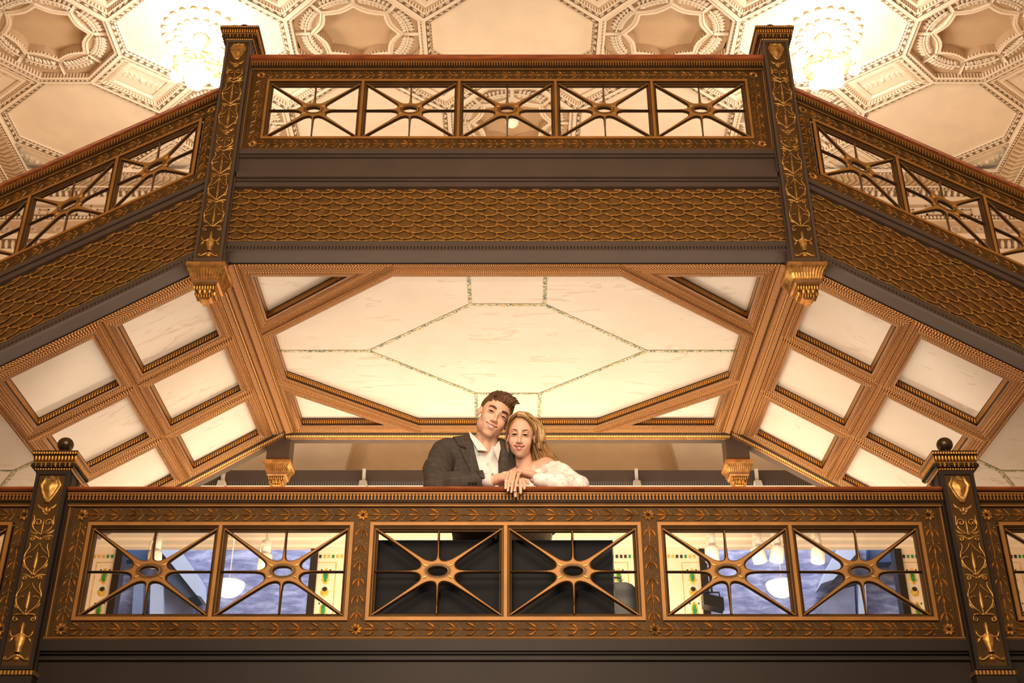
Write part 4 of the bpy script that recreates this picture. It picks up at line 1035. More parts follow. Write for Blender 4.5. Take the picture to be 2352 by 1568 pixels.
facade([(285, 1225), (345, 1225), (338, 1288), (284, 1284)], 'blue_deep', 'dark_block', 14.85)
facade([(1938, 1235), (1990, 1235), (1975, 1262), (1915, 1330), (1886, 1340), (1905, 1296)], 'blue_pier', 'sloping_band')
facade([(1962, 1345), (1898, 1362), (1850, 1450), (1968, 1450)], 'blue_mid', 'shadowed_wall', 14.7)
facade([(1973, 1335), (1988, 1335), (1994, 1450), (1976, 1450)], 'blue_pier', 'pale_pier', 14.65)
facade([(1997, 1235), (2048, 1235), (2050, 1290), (2000, 1292)], 'blue_deep', 'dark_block', 14.8)

# black board behind the grille
rt = root('display_board', (-.12, 6.15, DZ), 'large matt black board standing behind the two middle star grilles', 'board')
m = MB(); m.box(-.77, .515, 6.135, 6.16, DZ, 2.345, 'black_board'); m.build('panel', rt)
m = MB(); m.box(-.77, .515, 6.129, 6.165, 2.345, 2.353, 'black_plastic'); m.box(.515, .521, 6.129, 6.165, DZ, 2.353, 'black_plastic'); m.build('edge_trim', rt)
rt = root('equipment_case', (.57, 6.22, DZ), 'black round-cornered case standing at the right edge of the black board', 'case')
m = MB(); pts = [(.44, DZ), (.64, DZ), (.64, 2.09), (.632, 2.115), (.612, 2.135), (.585, 2.145), (.44, 2.145)]
m.add([(x, 6.18, z) for x, z in pts] + [(x, 6.27, z) for x, z in pts], [tuple(range(7)), tuple(range(7, 14))] + [(i, (i + 1) % 7, (i + 1) % 7 + 7, i + 7) for i in range(7)], 'black_plastic'); m.build('shell', rt)
m = MB(); m.tube([(.50, 6.21, 2.145), (.50, 6.21, 2.18), (.56, 6.21, 2.18), (.56, 6.21, 2.145)], .007, 'black_plastic', 6); m.build('handle', rt)
# ================================================================== PEOPLE
class G:
    """grid of sample points for an implicit shape"""
    def __init__(s, lo, hi, st):
        s.st = st; s.lo = lo; ax = [np.arange(lo[i], hi[i] + st, st) for i in range(3)]
        s.x, s.y, s.z = np.meshgrid(*ax, indexing='ij', sparse=True)
        s.shape = tuple(len(a) for a in ax)
    def full(s, v=9.): return np.full(s.shape, v)
    def net(s, F): return surfnet(F, s.lo, s.st)
def Q(g, M4=None):
    """point arrays, optionally in a local frame"""
    if M4 is None: return g.x, g.y, g.z
    m = np.array(M4.inverted())
    return tuple(m[i, 0] * g.x + m[i, 1] * g.y + m[i, 2] * g.z + m[i, 3] for i in range(3))
def ell(p, c, r):
    x, y, z = (p[0] - c[0]), (p[1] - c[1]), (p[2] - c[2])
    k0 = np.sqrt((x / r[0]) ** 2 + (y / r[1]) ** 2 + (z / r[2]) ** 2) + 1e-9
    k1 = np.sqrt((x / r[0] ** 2) ** 2 + (y / r[1] ** 2) ** 2 + (z / r[2] ** 2) ** 2) + 1e-9
    return k0 * (k0 - 1) / k1
def cap(p, a, b, r0, r1=None, sq=None):
    r1 = r0 if r1 is None else r1
    d = [b[i] - a[i] for i in range(3)]; L = sum(t * t for t in d) + 1e-12
    t = np.clip(((p[0] - a[0]) * d[0] + (p[1] - a[1]) * d[1] + (p[2] - a[2]) * d[2]) / L, 0, 1)
    return np.sqrt((p[0] - a[0] - d[0] * t) ** 2 + (p[1] - a[1] - d[1] * t) ** 2 + (p[2] - a[2] - d[2] * t) ** 2) - (r0 + (r1 - r0) * t)
def chain(p, pts, rs, k=.01):
    F = None
    for i in range(len(pts) - 1):
        c = cap(p, pts[i], pts[i + 1], rs[i], rs[i + 1]); F = c if F is None else smin(F, c, k)
    return F
def SU(*a, k=.02):
    F = a[0]
    for b in a[1:]: F = smin(F, b, k)
    return F
def smax(a, b, k): return -smin(-a, -b, k)

def head_sdf(p, male):
    m = male
    w = 1. if m else .95; ex = .0345 if m else .031 * .95
    F = SU(ell(p, (0, .022, .036), (.077 * w, .093, .083)), ell(p, (0, -.030, -.012), (.064 * w, .060, .088)), k=.03)
    F = smin(F, ell(p, (0, -.032, -.070), ((.051 if m else .046), .050, .042)), .03)
    if m:
        for s in (1, -1): F = smin(F, ell(p, (s * .044, -.005, -.062), (.018, .032, .028)), .03)
    F = smin(F, ell(p, (0, -.070, -.104 if m else -.100), (.024 if m else .018, .018, .015)), .022)
    for s in (1, -1):
        F = smin(F, ell(p, (s * (.037 if m else .038), -.066 + (0 if m else .002), -.030 - (0 if m else .004)), (.021, .018, .021)), .022)        # cheek
        F = smin(F, cap(p, (s * .012, -.087, .026), (s * .042 * w, -.076, .024), .0085 if m else .006, .006), .014)    # brow
        F = smax(F, -ell(p, (s * ex, -.099, .004), (.0195, .019, .0125)), .012)      # socket
    # nose
    F = smin(F, cap(p, (0, -.086, .012), (0, -.108, -.030), .0065, .0095), .012)
    F = smin(F, ell(p, (0, -.110, -.033), (.0125 if m else .0105, .011, .010)), .008)
    for s in (1, -1): F = smin(F, ell(p, (s * .0125, -.099, -.038), (.0078, .010, .0068)), .006)
    # muzzle and lips (smiling)
    F = smin(F, ell(p, (0, -.072, -.066), (.032, .024, .024)), .02)
    def lip(z0, lift, r, y0):
        L = None
        pts = []
        for i in range(9):
            t = (i - 4) / 4; pts.append((t * (.034 if m else .031), y0 + .020 * t * t, z0 + lift * t * t))
        for i in range(8):
            rr = r * (1 - .55 * abs((i - 3.5) / 4)); c = cap(p, pts[i], pts[i + 1], rr); L = c if L is None else np.minimum(L, c)
        return L
    up = lip(-.0575, .0040, .0045, -.0975); lo = lip(-.0765, .0200, .0052, -.0945)
    F = smin(F, up, .005); F = smin(F, lo, .005)
    mouth = None
    for i in range(7):
        t = (i - 3) / 3; c = ell(p, (t * (.026 if m else .0235), -.099 + .016 * t * t, -.0660 + .0085 * t * t), (.007, .014, .0072 * (1 - .55 * t * t) + .001)); mouth = c if mouth is None else np.minimum(mouth, c)
    F = smax(F, -mouth, .003)
    # ears
    for s in (1, -1):
        e = ell(p, (s * .078 * w, .012, -.008), (.0085, .019, .031)); e = smax(e, -ell(p, (s * .089 * w, .006, -.004), (.009, .010, .017)), .006)
        F = smin(F, e, .008)
    lips = np.minimum(up, lo)
    return F, lips
def place_head(center, yaw, pitch, roll, scale=1.):
    """yaw: turns face to the right (+), pitch: face down (+), roll: crown towards image right (+)"""
    return Matrix.Translation(center) @ Matrix.Rotation(math.radians(yaw), 4, 'Z') @ Matrix.Rotation(math.radians(roll), 4, 'Y') @ Matrix.Rotation(math.radians(pitch), 4, 'X') @ Matrix.Scale(scale, 4)

q = NT('skin'); n = q.noise(q.co(), 18, 3); q.set(color=q.ramp(n, [(.3, (.78, .47, .33)), (.7, (.84, .54, .40))]), rough=.48, sss=.12); q.b.inputs['Subsurface Radius'].default_value = (.02, .008, .004); M['skin'] = q.m
plain('blush', (.81, .48, .355), .5, 0, .04, 20)
plain('lip_rose', (.66, .22, .17), .35, 0, .05, 30); plain('lip_pale', (.70, .33, .25), .42, 0, .05, 30)
plain('teeth', (.88, .82, .74), .25, 0, .02, 9); plain('eye_white', (.80, .76, .71), .2, 0, .02, 9); plain('iris_brown', (.06, .03, .015), .15, 0, .1, 9); plain('mouth_dark', (.12, .03, .02), .6, 0, .1, 9)
plain('nail', (.90, .72, .62), .2, 0, .02, 9); plain('silver', (.85, .82, .75), .15, 1., .02, 9)
def hair_mat(name, a, b, rough=.42):
    q = NT(name); n = q.noise(q.co('Object', (1, 1, .18)), 260, 3, .6); n2 = q.noise(q.co('Object'), 14, 2)
    q.set(color=q.ramp(q.ma('ADD', q.ma('MULTIPLY', n, .6), q.ma('MULTIPLY', n2, .4)), [(.35, a), (.65, b)]), rough=rough); q.bump(n, .6, .002); M[name] = q.m
hair_mat('hair_brown', (.075, .035, .016), (.20, .105, .050)); hair_mat('hair_blonde', (.30, .16, .06), (.68, .43, .19)); hair_mat('hair_root', (.13, .065, .03), (.30, .17, .075)); hair_mat('hair_light', (.55, .36, .16), (.86, .66, .38))
# checked wool
q = NT('wool'); tc = q.n('ShaderNodeTexCoord'); sp = q.n('ShaderNodeSeparateXYZ'); q.t.links.new(tc.outputs['Object'], sp.inputs[0])
def lines(sock, pitch, w): 
    f = q.ma('FRACT', q.ma('DIVIDE', sock, pitch)); return q.ma('LESS_THAN', f, w)
xz = q.ma('ADD', sp.outputs[0], q.ma('MULTIPLY', sp.outputs[1], .6))
a = q.ma('ADD', lines(xz, .045, .12), lines(sp.outputs[2], .045, .12)); a2 = q.ma('ADD', lines(xz, .0065, .4), lines(sp.outputs[2], .0065, .4))
f = q.ma('ADD', q.ma('MULTIPLY', a, .13), q.ma('ADD', q.ma('MULTIPLY', a2, .14), q.ma('MULTIPLY', q.noise(q.co(), 40, 4), .35)))
q.set(color=q.ramp(f, [(.1, (.055, .042, .034)), (.95, (.175, .140, .115))]), rough=.85, sheen=.0); q.bump(q.noise(q.co(), 500, 2), .25, .001); M['wool'] = q.m
q = NT('wool_dark'); q.set(color=(.035, .027, .022), rough=.85); M['wool_dark'] = q.m
q = NT('shirt_white'); n = q.noise(q.co('Object', (1, 1, .3)), 14, 3); q.set(color=q.ramp(n, [(.3, (.80, .74, .68)), (.7, (.90, .86, .82))]), rough=.7); q.bump(n, .25, .01); M['shirt_white'] = q.m
q = NT('lace'); vo = q.n('ShaderNodeTexVoronoi', feature='DISTANCE_TO_EDGE'); q.t.links.new(q.co(), vo.inputs['Vector']); vo.inputs['Scale'].default_value = 42
n = q.noise(q.co(), 17, 3, .5, 1.2); q.set(color=q.mix(q.ma('GREATER_THAN', n, .5), q.ramp(vo.outputs[0], [(0, (.92, .88, .83)), (.12, (.90, .85, .79)), (.3, (.78, .66, .56))]), (.93, .90, .86)), rough=.7)
q.bump(q.ma('ADD', n, q.ma('MULTIPLY', vo.outputs[0], .6)), .5, .004); M['lace'] = q.m

def person_mesh(name, V, Fq, mats, parent, mi=None):
    b = np.array(parent['_base']); o = mesh_np(name, V - b, Fq, mats, parent, True, mi)
    return o
def fix_normals(o):
    import bmesh
    bm = bmesh.new(); bm.from_mesh(o.data); bmesh.ops.recalc_face_normals(bm, faces=bm.faces); bm.to_mesh(o.data); bm.free()
def eyes_brows(rt, H, male):
    w = 1.; ex = .0345 if male else .0295
    for s in (1, -1):
        c = Vector((s * ex, -.0775, .0035))
        R = .0125; V = []; mi = []; F = []; n, k = 12, 20
        for i in range(n + 1):
            a = PI * i / n
            for j in range(k): V.append(c + Vector((R * math.sin(a) * math.cos(2 * PI * j / k), -R * math.cos(a), R * math.sin(a) * math.sin(2 * PI * j / k))))
        for i in range(n):
            for j in range(k): F.append((i * k + j, i * k + (j + 1) % k, (i + 1) * k + (j + 1) % k, (i + 1) * k + j)); mi.append(1 if i < 3 else 0)
        # look towards the camera
        person_mesh('eye', np.array([H @ v for v in V]), np.array(F), ['eye_white', 'iris_brown'], rt, mi)
        lm = MB()
        up = [(s * ex + dx, -.0925 + abs(dx) ** 1.5 * 1.3 + (.003 if dx * s > .012 else 0), .0065 - 9.0 * dx * dx - dx * s * .06) for dx in (-.0165, -.011, -.0055, 0, .0055, .011, .0165)]
        dn = [(x, y + .0008, .0000 + 5.0 * (x - s * ex) ** 2) for x, y, z in up]
        lm.tube([H @ Vector(p) for p in [(a, b2 + .0015, c2 + (.0032 if male else .0042)) for a, b2, c2 in up]], .0036, 'skin', 8)
        lm.tube([H @ Vector(p) for p in [(a, b2 + .002, c2 - .0028) for a, b2, c2 in dn]], .0024 if male else .0016, 'skin', 8)
        lm.build('eyelid', rt, None, True)
        lh = MB(); lh.tube([H @ Vector((a, b2 - .0022, c2 + (.0004 if male else .0014))) for a, b2, c2 in up], .0011 if male else .0016, 'hair_brown', 5); lh.build('eyelash', rt, None, True)
        bm_ = MB()
        r = .0056 if male else .0024; z0 = .0265 if male else .0275
        sx_ = ex / .031; pts = [(s * .0135 * sx_, -.0965, z0 - .002), (s * .022 * sx_, -.0955, z0 + .0015), (s * .032 * sx_, -.0915, z0 + .0035), (s * .042 * sx_, -.0840, z0 + .002), (s * .049 * sx_, -.0750, z0 - .003)]
        bm_.tube([H @ Vector(p) for p in pts], [r * .8, r, r, r * .7, r * .25], 'hair_root' if not male else 'hair_brown', 6)
        bm_.build('eyebrow', rt, None, True)
    lw = .034 if male else .031; lt = MB(); mt_ = 'lip_pale' if male else 'lip_rose'
    for z0_, lift, rr0, y0_ in ((-.0572, .0040, .0046, -.0978), (-.0768, .0200, .0054, -.0950)):
        pp, rr = [], []
        for i in range(15):
            t = (i - 7) / 7; pp.append(H @ Vector((t * lw, y0_ + .020 * t * t - .0003, z0_ + lift * t * t + (.0012 * math.cos(t * 9) if lift < .01 else 0)))); rr.append(rr0 * (1 - .8 * abs(t) ** 1.7) + .0004)
        lt.tube(pp, rr, mt_, 8)
    lt.build('lips', rt, None, True)
    t = MB(); vs = []
    for i in range(13):
        hw_ = .0255 if male else .023; x = -hw_ + 2 * hw_ * i / 12; u = x / hw_; y = -.0915 + .014 * u * u
        zt, zb = -.0598 + .0045 * u * u, -.0705 + .0115 * u * u
        vs += [H @ Vector((x, y, zt)), H @ Vector((x, y - .0005, zb))]
    t.add(vs, [(2 * i, 2 * i + 2, 2 * i + 3, 2 * i + 1) for i in range(12)], 'teeth'); t.build('teeth', rt)
def finger(p, base, d1, lens, curl, r, axis):
    """capsule chain; curl rotates about axis"""
    pts = [Vector(base)]; d = Vector(d1).normalized()
    for L, c in zip(lens, curl):
        d = Matrix.Rotation(math.radians(c), 3, axis) @ d; pts.append(pts[-1] + d * L)
    return chain(p, pts, [r, r * .93, r * .86, r * .74], .003), pts, d

# ---- the man
mr = root('person', (-.15, 6.52, DZ), 'man in a dark checked jacket and open white shirt leaning on the balcony railing', 'person')
Hm = place_head(Vector((-.100, 6.235, 3.120)), 19, 22, 20.5, 1.09)
g = G((-.30, 6.07, 2.84), (.06, 6.46, 3.31), .0025)
F, lips = head_sdf(Q(g, Hm), True)
p = Q(g); nk = cap(p, tuple(Hm @ Vector((0, .035, -.05))), (-.150, 6.335, 2.93), .060, .066)
F = smin(F, nk, .022); F = smin(F, ell(p, (-.150, 6.385, 2.90), (.12, .07, .05)), .03); F = smin(F, cap(p, tuple(Hm @ Vector((0, -.03, -.085))), (-.150, 6.275, 2.93), .012, .012), .03)
V, Fq = g.net(F)
def classify(V, Fq, g, lips, H, thr=.0012):
    c = V[Fq].mean(1); ii = np.clip(((c - np.array(g.lo)) / g.st).round().astype(int), 0, np.array(g.shape) - 1)
    l = lips[ii[:, 0], ii[:, 1], ii[:, 2]] if lips.shape == g.shape else None
    m = np.array(H.inverted()); loc = c @ m[:3, :3].T + m[:3, 3]
    mi = np.zeros(len(c), int);     mouth = (np.abs(loc[:, 0]) < .023) & (loc[:, 1] > -.0915 + 18 * loc[:, 0] ** 2) & (loc[:, 1] < -.072) & (np.abs(loc[:, 2] + .066 - 12 * loc[:, 0] ** 2) < .007) & (l > .001)
    mi[mouth] = 2
    ch = (np.hypot(np.abs(loc[:, 0]) - .042, loc[:, 2] + .032) < .017) & (loc[:, 1] < -.04); ns = (np.hypot(loc[:, 0], loc[:, 2] + .034) < .012) & (loc[:, 1] < -.1)
    mi[(ch | ns) & (mi == 0)] = 3
    return mi
mi_m = classify(V, Fq, g, lips, Hm)
Vm, Fm, Mm = V, Fq, mi_m
# his hand on the rail
gh = G((-.20, 5.90, 2.50), (.11, 6.10, 2.72), .0019); p = Q(gh)
wr = Vector((-.085, 6.022, 2.645)); F = cap(p, (-.20, 6.05, 2.650), tuple(wr), .030, .027)
KN = [[(.004, 5.958, 2.628), (.014, 5.938, 2.602), (.016, 5.939, 2.555), (.018, 5.941, 2.518)], [(.018, 5.972, 2.634), (.040, 5.942, 2.608), (.044, 5.939, 2.568), (.044, 5.941, 2.537)],
      [(.024, 5.990, 2.634), (.056, 5.955, 2.616), (.064, 5.938, 2.588), (.064, 5.940, 2.560)], [(.026, 6.008, 2.628), (.060, 5.985, 2.622), (.078, 5.962, 2.610), (.083, 5.944, 2.590)]]
for k_, j in zip((-.6, -.2, .25, .7), KN): F = smin(F, cap(p, (wr.x + .01, wr.y + k_ * .028, wr.z), j[0], .0185, .0135), .014)
for r, j in zip((.0095, .0100, .0095, .0085), KN): F = smin(F, chain(p, j, [r * 1.05, r, r * .92, r * .8], .003), .004)
F = smin(F, chain(p, [(wr.x + .015, wr.y - .012, wr.z + .012), (wr.x + .045, wr.y - .024, wr.z + .022), (wr.x + .075, wr.y - .030, wr.z + .026), (wr.x + .096, wr.y - .034, wr.z + .024)], [.015, .012, .011, .0088], .005), .01)
V, Fq = gh.net(F); o1 = len(Vm); Vm = np.vstack([Vm, V]); Fm = np.vstack([Fm, Fq + o1]); Mm = np.concatenate([Mm, np.zeros(len(Fq), int)])
# body core under the clothes and legs
gb = G((-.50, 6.05, DZ), (.24, 6.78, 3.0), .012); p = Q(gb)
F = SU(ell(p, (-.165, 6.41, 2.74), (.13, .08, .17)), ell(p, (-.16, 6.47, 2.50), (.12, .085, .16)), ell(p, (-.15, 6.53, 2.36), (.145, .11, .13)), k=.05)
for s in (1, -1):
    F = smin(F, chain(p, [(-.15 + s * .085, 6.54, 2.32), (-.15 + s * .10, 6.53, 1.98), (-.15 + s * .11, 6.58, 1.62)], [.075, .055, .04], .03), .03)
F = smin(F, chain(p, [(-.345, 6.37, 2.92), (-.395, 6.14, 2.655), (-.20, 6.06, 2.645)], [.04, .034, .028], .02), .02)
F = smin(F, chain(p, [(-.01, 6.40, 2.86), (.10, 6.48, 2.66), (.20, 6.47, 2.56)], [.05, .04, .035], .02), .03)
V, Fq = gb.net(F); o1 = len(Vm); Vm = np.vstack([Vm, V]); Fm = np.vstack([Fm, Fq + o1]); Mm = np.concatenate([Mm, np.zeros(len(Fq), int)])
o = person_mesh('body', Vm, Fm, ['skin', 'lip_pale', 'mouth_dark', 'blush'], mr, Mm); fix_normals(o)
eyes_brows(mr, Hm, True)
# hair: cropped sides, brushed-up top
g = G((-.27, 6.08, 3.00), (.08, 6.46, 3.33), .0025); p = Q(g, Hm)
F = ell(p, (0, .026, .046), (.0835, .096, .086))
F = smax(F, -(ell(p, (0, -.105, -.005), (.070, .078, .093))), .006)
F = smax(F, -(p[2] + .004 + np.where(p[1] > .03, .055, 0) + .0 * p[0]), .01)
F = smax(F, ell(p, (0, .025, .03), (.0855, .105, .12)), .01)
F = smin(F, ell(p, (.006, -.008, .098), (.058, .068, .030)), .03)
F = smin(F, ell(p, (.02, -.045, .102), (.044, .028, .022)), .02)
F = F + .0022 * np.sin(p[0] * 420 + p[1] * 160) * np.sin(p[1] * 90 + p[0] * 60) + .0012 * np.sin(p[1] * 500 + p[2] * 300)
V, Fq = g.net(F); o = person_mesh('hair', V, Fq, ['hair_brown'], mr); fix_normals(o)
rnd = random.Random(3); tf = MB()
for i in range(190):
    x = rnd.uniform(-.058, .062); y = rnd.uniform(-.072, .05); z = .098 + .022 * (1 - (x / .07) ** 2) - max(0, y) * .1 - (.012 if y < -.05 else 0)
    dx = .012 + .02 * rnd.random() + x * .15; L = rnd.uniform(.012, .022)
    pts = [(x, y, z - .012), (x + dx * .3, y - .006, z + L * .4), (x + dx * .9, y - .002, z + L * .75)]
    tf.tube([Hm @ Vector(q_) for q_ in pts], [.0055, .0045, .0008], 'hair_brown', 5)
tf.build('hair_tuft', mr, None, True)
# clothes
def torso_m(p, e):
    F = SU(ell(p, (-.175, 6.395, 2.80), (.180 + e, .118 + e, .165 + e)), ell(p, (-.17, 6.43, 2.58), (.155 + e, .115 + e, .20 + e)), ell(p, (-.16, 6.49, 2.38), (.165 + e, .13 + e, .15 + e)), k=.06)
    F = smin(F, cap(p, (-.350, 6.37, 2.962), (-.04, 6.37, 2.915), .070 + e, .068 + e), .05)
    F = smin(F, cap(p, (-.25, 6.365, 2.985), (-.06, 6.365, 2.965), .052 + e, .052 + e), .04)
    return F
g = G((-.56, 5.97, 2.16), (.27, 6.70, 3.12), .0055); p = Q(g)
F = torso_m(p, .012)
F = smin(F, cap(p, (-.232, 6.37, 3.035), (-.245, 6.30, 2.96), .030, .030), .025); F = smin(F, cap(p, (-.232, 6.38, 3.035), (-.08, 6.41, 3.03), .030, .030), .02)
F = smax(F, -cap(p, (-.150, 6.32, 2.93), (-.12, 6.25, 3.16), .073, .085), .008)
arm = chain(p, [(-.378, 6.37, 2.950), (-.405, 6.25, 2.80), (-.400, 6.14, 2.668), (-.30, 6.095, 2.655), (-.150, 6.045, 2.650)], [.082, .074, .064, .056, .046], .03)
arm = arm + .0030 * np.sin((p[0] * .6 + p[2]) * 95 + p[1] * 40) * np.exp(-((p[0] + .38) ** 2 + (p[2] - 2.70) ** 2) / .02)
F = smin(F, arm, .022)
arm2 = chain(p, [(-.01, 6.40, 2.87), (.10, 6.48, 2.66), (.20, 6.47, 2.56)], [.07, .058, .05], .03); F = smin(F, arm2, .03)
F = F + .0018 * np.sin(p[2] * 60 + p[0] * 45) * np.sin(p[0] * 38)
# open front
def side(p, a, b): # >0 right of line a->b (x,z)
    return ((p[0] - a[0]) * (a[1] - b[1]) - (p[2] - a[1]) * (a[0] - b[0]) * -1 * -1) if False else ((p[0] - a[0]) - (b[0] - a[0]) * (p[2] - a[1]) / (b[1] - a[1]))
vl = lambda p: side(p, (-.240, 3.08), (-.142, 2.66)); vr = lambda p: side(p, (-.078, 2.98), (-.072, 2.66))
front = (p[1] - 6.36)
V_open = np.maximum(np.maximum(-vl(p), vr(p)), np.maximum(front, 2.44 - p[2]))
jk = smax(F, -V_open, .004); jk = smax(jk, 2.22 - p[2] + 0 * p[0], .01)
cuffcut = np.maximum(p[0] + .150 + (p[1] - 6.04) * .4, p[1] - 6.2); jk = np.maximum(jk, np.where(p[1] < 6.2, p[0] + .152 - (p[2] - 2.65) * .15, -9) * (p[2] < 2.72) + np.where(p[2] < 2.72, 0, -9))
V, Fq = g.net(jk); o = person_mesh('jacket', V, Fq, ['wool'], mr); fix_normals(o)
# lapels: a second layer over the jacket front
lp = F - .009
ol = lambda p: side(p, (-.322, 3.02), (-.170, 2.66))
Lft = np.maximum(np.maximum(vl(p) + .001, -ol(p)), np.maximum(front, 2.64 - p[2]))
notch = np.maximum(np.abs((p[2] - 2.945) + (p[0] + .27) * .55) - .004, p[0] + .255)
Lft = np.maximum(Lft, -notch)
orr = lambda p: side(p, (-.005, 2.95), (-.052, 2.66))
Rgt = np.maximum(np.maximum(-vr(p) + .001, orr(p)), np.maximum(front, 2.64 - p[2]))
for reg in (Lft, Rgt):
    A = np.maximum(np.maximum(lp, reg), -(F + .004)); V, Fq = g.net(A)
    if len(Fq): o = person_mesh('lapel', V, Fq, ['wool'], mr); fix_normals(o)
# shirt
g = G((-.38, 6.15, 2.34), (.08, 6.50, 3.08), .0045); p = Q(g)
F = torso_m(p, .001)
F = smin(F, cap(p, (-.150, 6.345, 2.92), (-.143, 6.325, 3.01), .076, .074), .02)
F = F + .0016 * np.sin(p[0] * 120 + np.sin(p[2] * 25) * 2)
F = smax(F, -cap(p, (-.150, 6.345, 2.93), (-.118, 6.27, 3.16), .067, .073), .004)
F = smax(F, -cap(p, (-.138, 6.245, 2.915), (-.11, 6.20, 3.1), .012, .085), .006)
V, Fq = g.net(F); o = person_mesh('shirt', V, Fq, ['shirt_white'], mr); fix_normals(o)
cl = MB()
def flap(pts, th=.004):
    n = len(pts); nn = Vector((0, -th, 0)); vs = [q_ for q_ in pts] + [q_ + nn for q_ in pts]
    cl.add([tuple(v) for v in vs], [tuple(range(n)), tuple(range(n, 2 * n))] + [(i, (i + 1) % n, (i + 1) % n + n, i + n) for i in range(n)], 'shirt_white')
flap([P(1077, 990, 6.30), P(1080, 1004, 6.262), P(1097, 1034, 6.228), P(1120, 1036, 6.222), P(1106, 1018, 6.245), P(1090, 1003, 6.27)])
flap([P(1147, 1012, 6.29), P(1150, 1030, 6.25), P(1144, 1060, 6.235), P(1135, 1036, 6.22), P(1134, 1030, 6.235), P(1140, 1020, 6.26)])
cl.build('collar', mr)
cf = MB()
d = Vector((-.065, .022, 0)).normalized(); rings = []
for t, r in ((0, .030), (0, .040), (.050, .042), (.053, .039), (.053, .031)):
    c = Vector((-.148, 6.044, 2.648)) - d * t; up = Vector((0, 0, 1)); sd = d.cross(up)
    rings.append([tuple(c + up * math.cos(a) * r * .92 + sd * math.sin(a) * r) for a in [2 * PI * k / 20 for k in range(20)]])
cf.v = []; vs = [v for r in rings for v in r]
cf.add(vs, [(i * 20 + k, i * 20 + (k + 1) % 20, (i + 1) * 20 + (k + 1) % 20, (i + 1) * 20 + k) for i in range(4) for k in range(20)], 'shirt_white'); cf.build('shirt_cuff', mr, None, True)
bt = MB()
for i in range(3): bt.lathe([(.001, -.004), (.0075, -.004), (.0085, 0), (.0075, .003), (.001, .003)], (0, 0, 0), 'brown_deep', 12)
bt.v = [(x * .75 + (-.222, -.206, -.190)[i // 60], z + 6.010, y * .75 + 2.622) for i, (x, y, z) in enumerate(bt.v)]
bt.build('sleeve_button', mr, None, True)
for (a, b2) in ((1120, 1062), (1122, 1090)):
    sb = MB(); c = P(a, b2, 6.262); sb.dome((c.x, c.z), .005, 'white_metal', .003, 8, 2, y0=c.y); sb.build('shirt_button', mr)
# trousers and shoes
g = G((-.40, 6.32, DZ), (.10, 6.78, 2.52), .010); p = Q(g)
F = ell(p, (-.15, 6.52, 2.36), (.175, .135, .17))
for s in (1, -1): F = smin(F, chain(p, [(-.15 + s * .085, 6.54, 2.30), (-.15 + s * .10, 6.53, 1.98), (-.15 + s * .11, 6.58, 1.60)], [.095, .075, .060], .03), .03)
F = smax(F, DZ + .04 - p[2] + 0 * p[0], .005)
V, Fq = g.net(F); o = person_mesh('trousers', V, Fq, ['wool_dark'], mr); fix_normals(o)
for s in (1, -1):
    g = G((-.15 + s * .115 - .07, 6.36, DZ - .003), (-.15 + s * .115 + .07, 6.70, DZ + .13), .007); p = Q(g); x0 = -.15 + s * .115
    F = smin(ell(p, (x0, 6.48, DZ + .03), (.046, .11, .042)), ell(p, (x0, 6.60, DZ + .045), (.042, .06, .06)), .03); F = smax(F, DZ + .001 - p[2] + 0 * p[0], .003)
    V, Fq = g.net(F); o = person_mesh('shoe', V, Fq, ['black_plastic'], mr); fix_normals(o)

# ---- the woman
wr_ = root('person', (.12, 6.50, DZ), 'woman with long blonde hair in an off-shoulder white lace dress', 'person')
Hw = place_head(Vector((.051, 6.215, 2.991)), -4, 24, 5, 1.0)
g = G((-.10, 6.05, 2.72), (.30, 6.46, 3.14), .0025)
F, lips = head_sdf(Q(g, Hw), False); p = Q(g)
F = smin(F, cap(p, tuple(Hw @ Vector((0, .03, -.05))), (.075, 6.33, 2.82), .042, .048), .022)
F = smin(F, ell(p, (.09, 6.355, 2.765), (.12, .075, .06)), .03)
V, Fq = g.net(F); Mw = classify(V, Fq, g, lips, Hw); Vw, Fw = V, Fq
# shoulders, chest and arms
g = G((-.14, 6.0, 2.36), (.46, 6.52, 2.92), .005); p = Q(g)
def body_w(p, e=0.):
    F = SU(ell(p, (.09, 6.36, 2.69), (.145 + e, .085 + e, .14 + e)), ell(p, (.09, 6.39, 2.50), (.12 + e, .085 + e, .16 + e)), k=.05)
    F = smin(F, cap(p, (-.03, 6.365, 2.80), (.185, 6.33, 2.850), .050 + e, .052 + e), .035)
    F = smin(F, cap(p, (.05, 6.37, 2.85), (.12, 6.36, 2.86), .036 + e, .036 + e), .03)
    for s in (1, -1): F = smin(F, ell(p, (.09 + s * .062, 6.295, 2.645), (.060 + e, .055 + e, .055 + e)), .025)
    return F
def arm_w(p, e=0.):
    F = chain(p, [(.190, 6.325, 2.848), (.275, 6.23, 2.765), (.352, 6.13, 2.660), (.26, 6.075, 2.650), (.115, 6.03, 2.655)], [.054 + e, .045 + e, .042 + e, .037 + e, .026 + e], .02)
    return F
F = smin(body_w(p), arm_w(p), .03)
F = smin(F, chain(p, [(-.05, 6.40, 2.77), (-.10, 6.45, 2.60), (-.02, 6.40, 2.50)], [.04, .036, .03], .02), .03)
V, Fq = g.net(F); o1 = len(Vw); Vw = np.vstack([Vw, V]); Fw = np.vstack([Fw, Fq + o1]); Mw = np.concatenate([Mw, np.zeros(len(Fq), int)])
